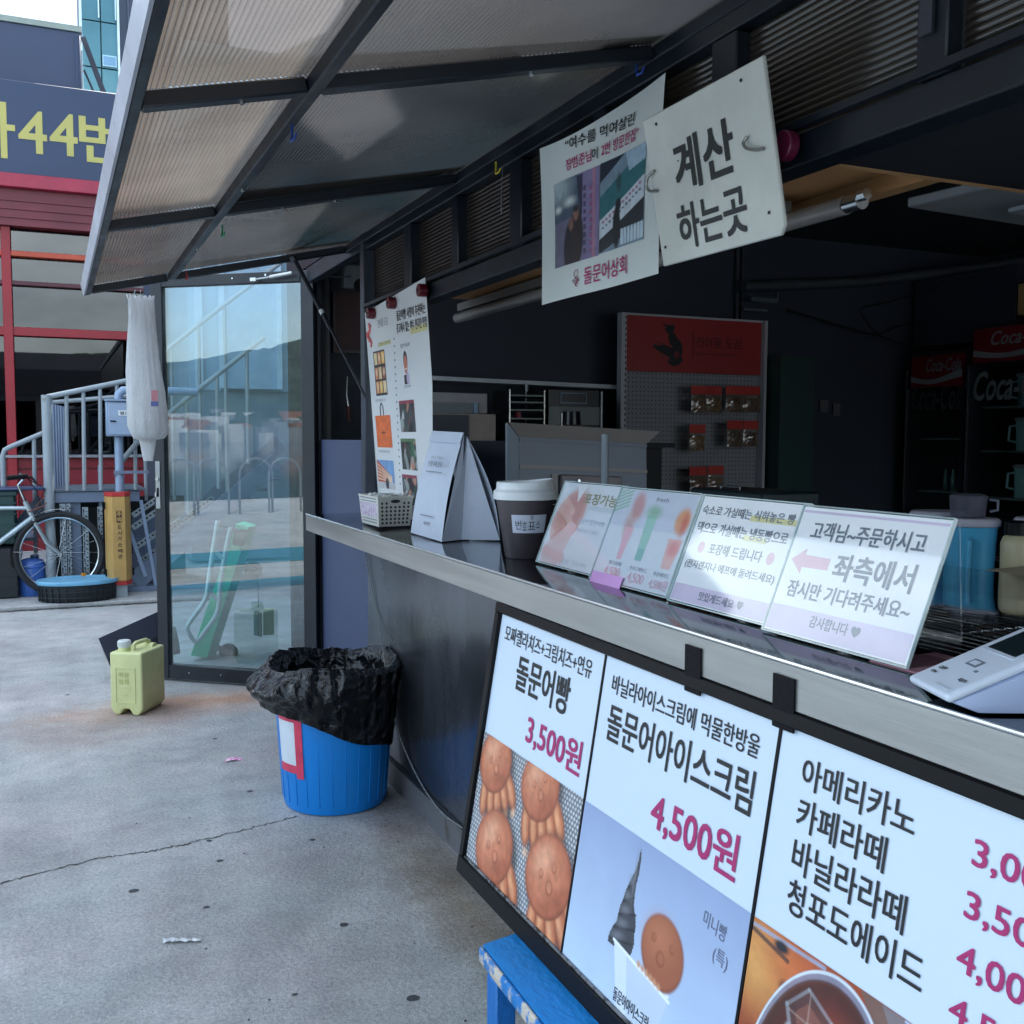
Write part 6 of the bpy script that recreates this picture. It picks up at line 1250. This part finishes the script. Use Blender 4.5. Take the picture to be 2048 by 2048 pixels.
for z,nm in ((1.182,'middle'),(.892,'lower'),(1.452,'upper')):
    for i,y in enumerate((4.46,4.31)):
        jug(5.45,y,z,1.02,'pale teal jug inside the right fridge on the %s shelf, %s of two'%(nm,('left','right')[i]),jm2,hang=2)
for i in range(6): 
    y=5.03-.062*i; tag(obj('small_bottle',B().lathe((5.40,y,.912),[(.016,0),(.018,.01),(.018,.09),(.009,.12),(.009,.14)],12),M('bottle glint glass',L(120,160,150),.1,.3)),'small glass bottle on the dim fridge shelf, %s from the left'%('first','second','third','fourth','fifth','sixth')[i],'bottle','small bottles in the dim fridge')
# things above the fridges and on walls
tag(obj('carton',B().box((5.25,4.02,1.985),(5.7,4.40,2.17)),M('tan carton',L(180,150,100),.6),bevel=.004),'tan cardboard carton on top of the right fridge','carton')
tag(obj('wall_cabinet',B().box((5.3,4.45,1.86),(5.95,5.25,2.30)),M('slate cabinet',L(48,50,66),.5),bevel=.004),'dark slate cabinet hung above the dim fridge','cabinet')
tag(obj('duct_pipe',B().tube([(3.86,5.2,2.17),(4.83,5.2,2.265),(5.5,5.0,2.36),(5.9,4.0,2.40)],.035,14),M('dull duct',L(70,76,84),.5,.3)),'dark grey pipe running along the back wall near the ceiling','pipe')
cbm=M('black cable',L(10,12,16),.5)
tag(obj('cable',B().tube(smoothp([(4.2,5.2,2.05),(4.7,5.2,1.96),(4.92,5.2,1.93),(5.05,5.15,1.98),(5.25,5.1,2.02)],8),.007,6).tube(smoothp([(5.5,5.0,2.30),(4.95,5.15,2.13),(4.8,5.2,2.09),(4.85,5.2,2.0),(4.95,5.18,1.92),(5.2,5.1,1.85),(5.3,4.9,1.84)],8),.006,6),cbm),'loose black cables looping across the back wall','cable')
tag(obj('wall_conduit',B().box((3.865,5.27,.95),(3.885,5.29,2.45)).box((3.905,5.27,1.95),(3.915,5.29,2.45)),M('dim conduit',L(60,66,76),.5)),'two thin vertical conduits on the dark wall above the pegboard','conduit')
tag(obj('pale_bracket',B().box((3.87,5.2,2.03),(4.05,5.22,2.045)).box((3.93,5.2,2.09),(4.12,5.22,2.115)).box((4.12,5.2,2.09),(4.13,5.22,2.17)),M('dim pale metal',L(96,110,120),.4,.3)),'small pale wall bracket above the pegboard stand','bracket')
tag(obj('green_locker',B().box((3.96,4.95,.03),(4.22,5.2,1.74)),M('dark green locker',L(24,58,56),.5,0,.08,2)),'narrow dark green locker right of the pegboard','locker')
tag(obj('notice_sheet',B().box((4.55,5.285,1.42),(4.62,5.29,1.50)).box((4.66,5.285,1.40),(4.72,5.29,1.48)),M('dim paper',L(90,92,98),.6)),'pair of small dim notices on the far wall','notice')
tag(obj('cash_box',B().box((1.83,2.36,1.035),(2.04,2.72,1.095)),M('dark teal box',L(24,44,50),.4),bevel=.006),'low dark teal box behind the highlighted counter sign','box')
obj('handle',B().tube([(1.86,2.50,1.096),(1.86,2.50,1.105),(1.86,2.60,1.105),(1.86,2.60,1.096)],.004,6),chrome,bpy.data.objects['cash_box'])
av=thing('ceiling_vent','pale ceiling air unit with a dark grille at the upper right','air unit',(2.7,2.2,2.0))
obj('housing',B().poly([(2.40,2.42,1.955),(2.95,2.46,1.955),(2.95,1.5,1.975),(2.56,1.5,1.975)],(0,0,.03)),M('pale vent plastic',L(176,182,190),.5),av,bevel=.004)
obj('lower_fin',B().poly([(2.62,2.24,1.925),(2.9,2.3,1.925),(2.9,1.6,1.945),(2.66,1.7,1.945)],(0,0,.012)),MATS['pale vent plastic'],av)
for k in range(4): obj('grille_slat',B().box((2.72+.03*k,1.7,1.949),(2.735+.03*k,2.28,1.9535)),black,av)
obj('hanger_rod',B().tube([(2.8,2.0,1.99),(2.8,2.0,2.52)],.006,6),chrome,av)
# in the doorway: pale box lamp and dark framed panel, tongs on a hook
dw=thing('framed_panel','dark red brown framed panel hung inside the doorway','panel',(1.42,5.27,1.85))
obj('frame',B().box((1.335,5.25,1.685),(1.50,5.27,1.70)).box((1.335,5.25,1.701),(1.347,5.27,2.0)).box((1.488,5.25,1.701),(1.50,5.27,2.0)),M('dull frame',L(84,78,84),.5),dw); obj('panel_face',B().box((1.348,5.262,1.701),(1.487,5.27,2.0)),M('brown red face',L(66,38,44),.5),dw)
tg_=thing('tongs','metal tongs hanging on a hook inside the doorway','tongs',(1.4,5.2,1.5)); obj('arm',B().tube([(1.395,5.2,1.56),(1.39,5.2,1.47),(1.398,5.2,1.41)],.006,8),chrome,tg_); obj('grip',B().tube([(1.398,5.2,1.409),(1.402,5.2,1.33)],.010,8),M('red brown grip',L(120,66,60),.5),tg_)
lb2=thing('spot_lamps','pale junction box with dark lamp heads above the doorway','lamp',(1.4,5.0,2.0)); obj('junction_box',B().box((1.33,5.0,1.985),(1.45,5.06,2.10)),M('pale junction plastic',L(120,128,134),.5),lb2,bevel=.006)
for x,y in ((1.385,4.96),(1.46,4.98)): obj('lamp_head',B().tube([(x,y,2.0),(x,y-.05,1.985)],[.018,.034],16),black,lb2)
tag(obj('tie_wire',B().tube([(1.14,4.96,2.02),(1.36,4.99,2.035)],.003,5),galv),'thin wire from the door pillar to the lamp box','wire')
# ------------------------------------------------------------------ clean up the lettering tool
bpy.data.objects.remove(FO); bpy.data.curves.remove(FC)
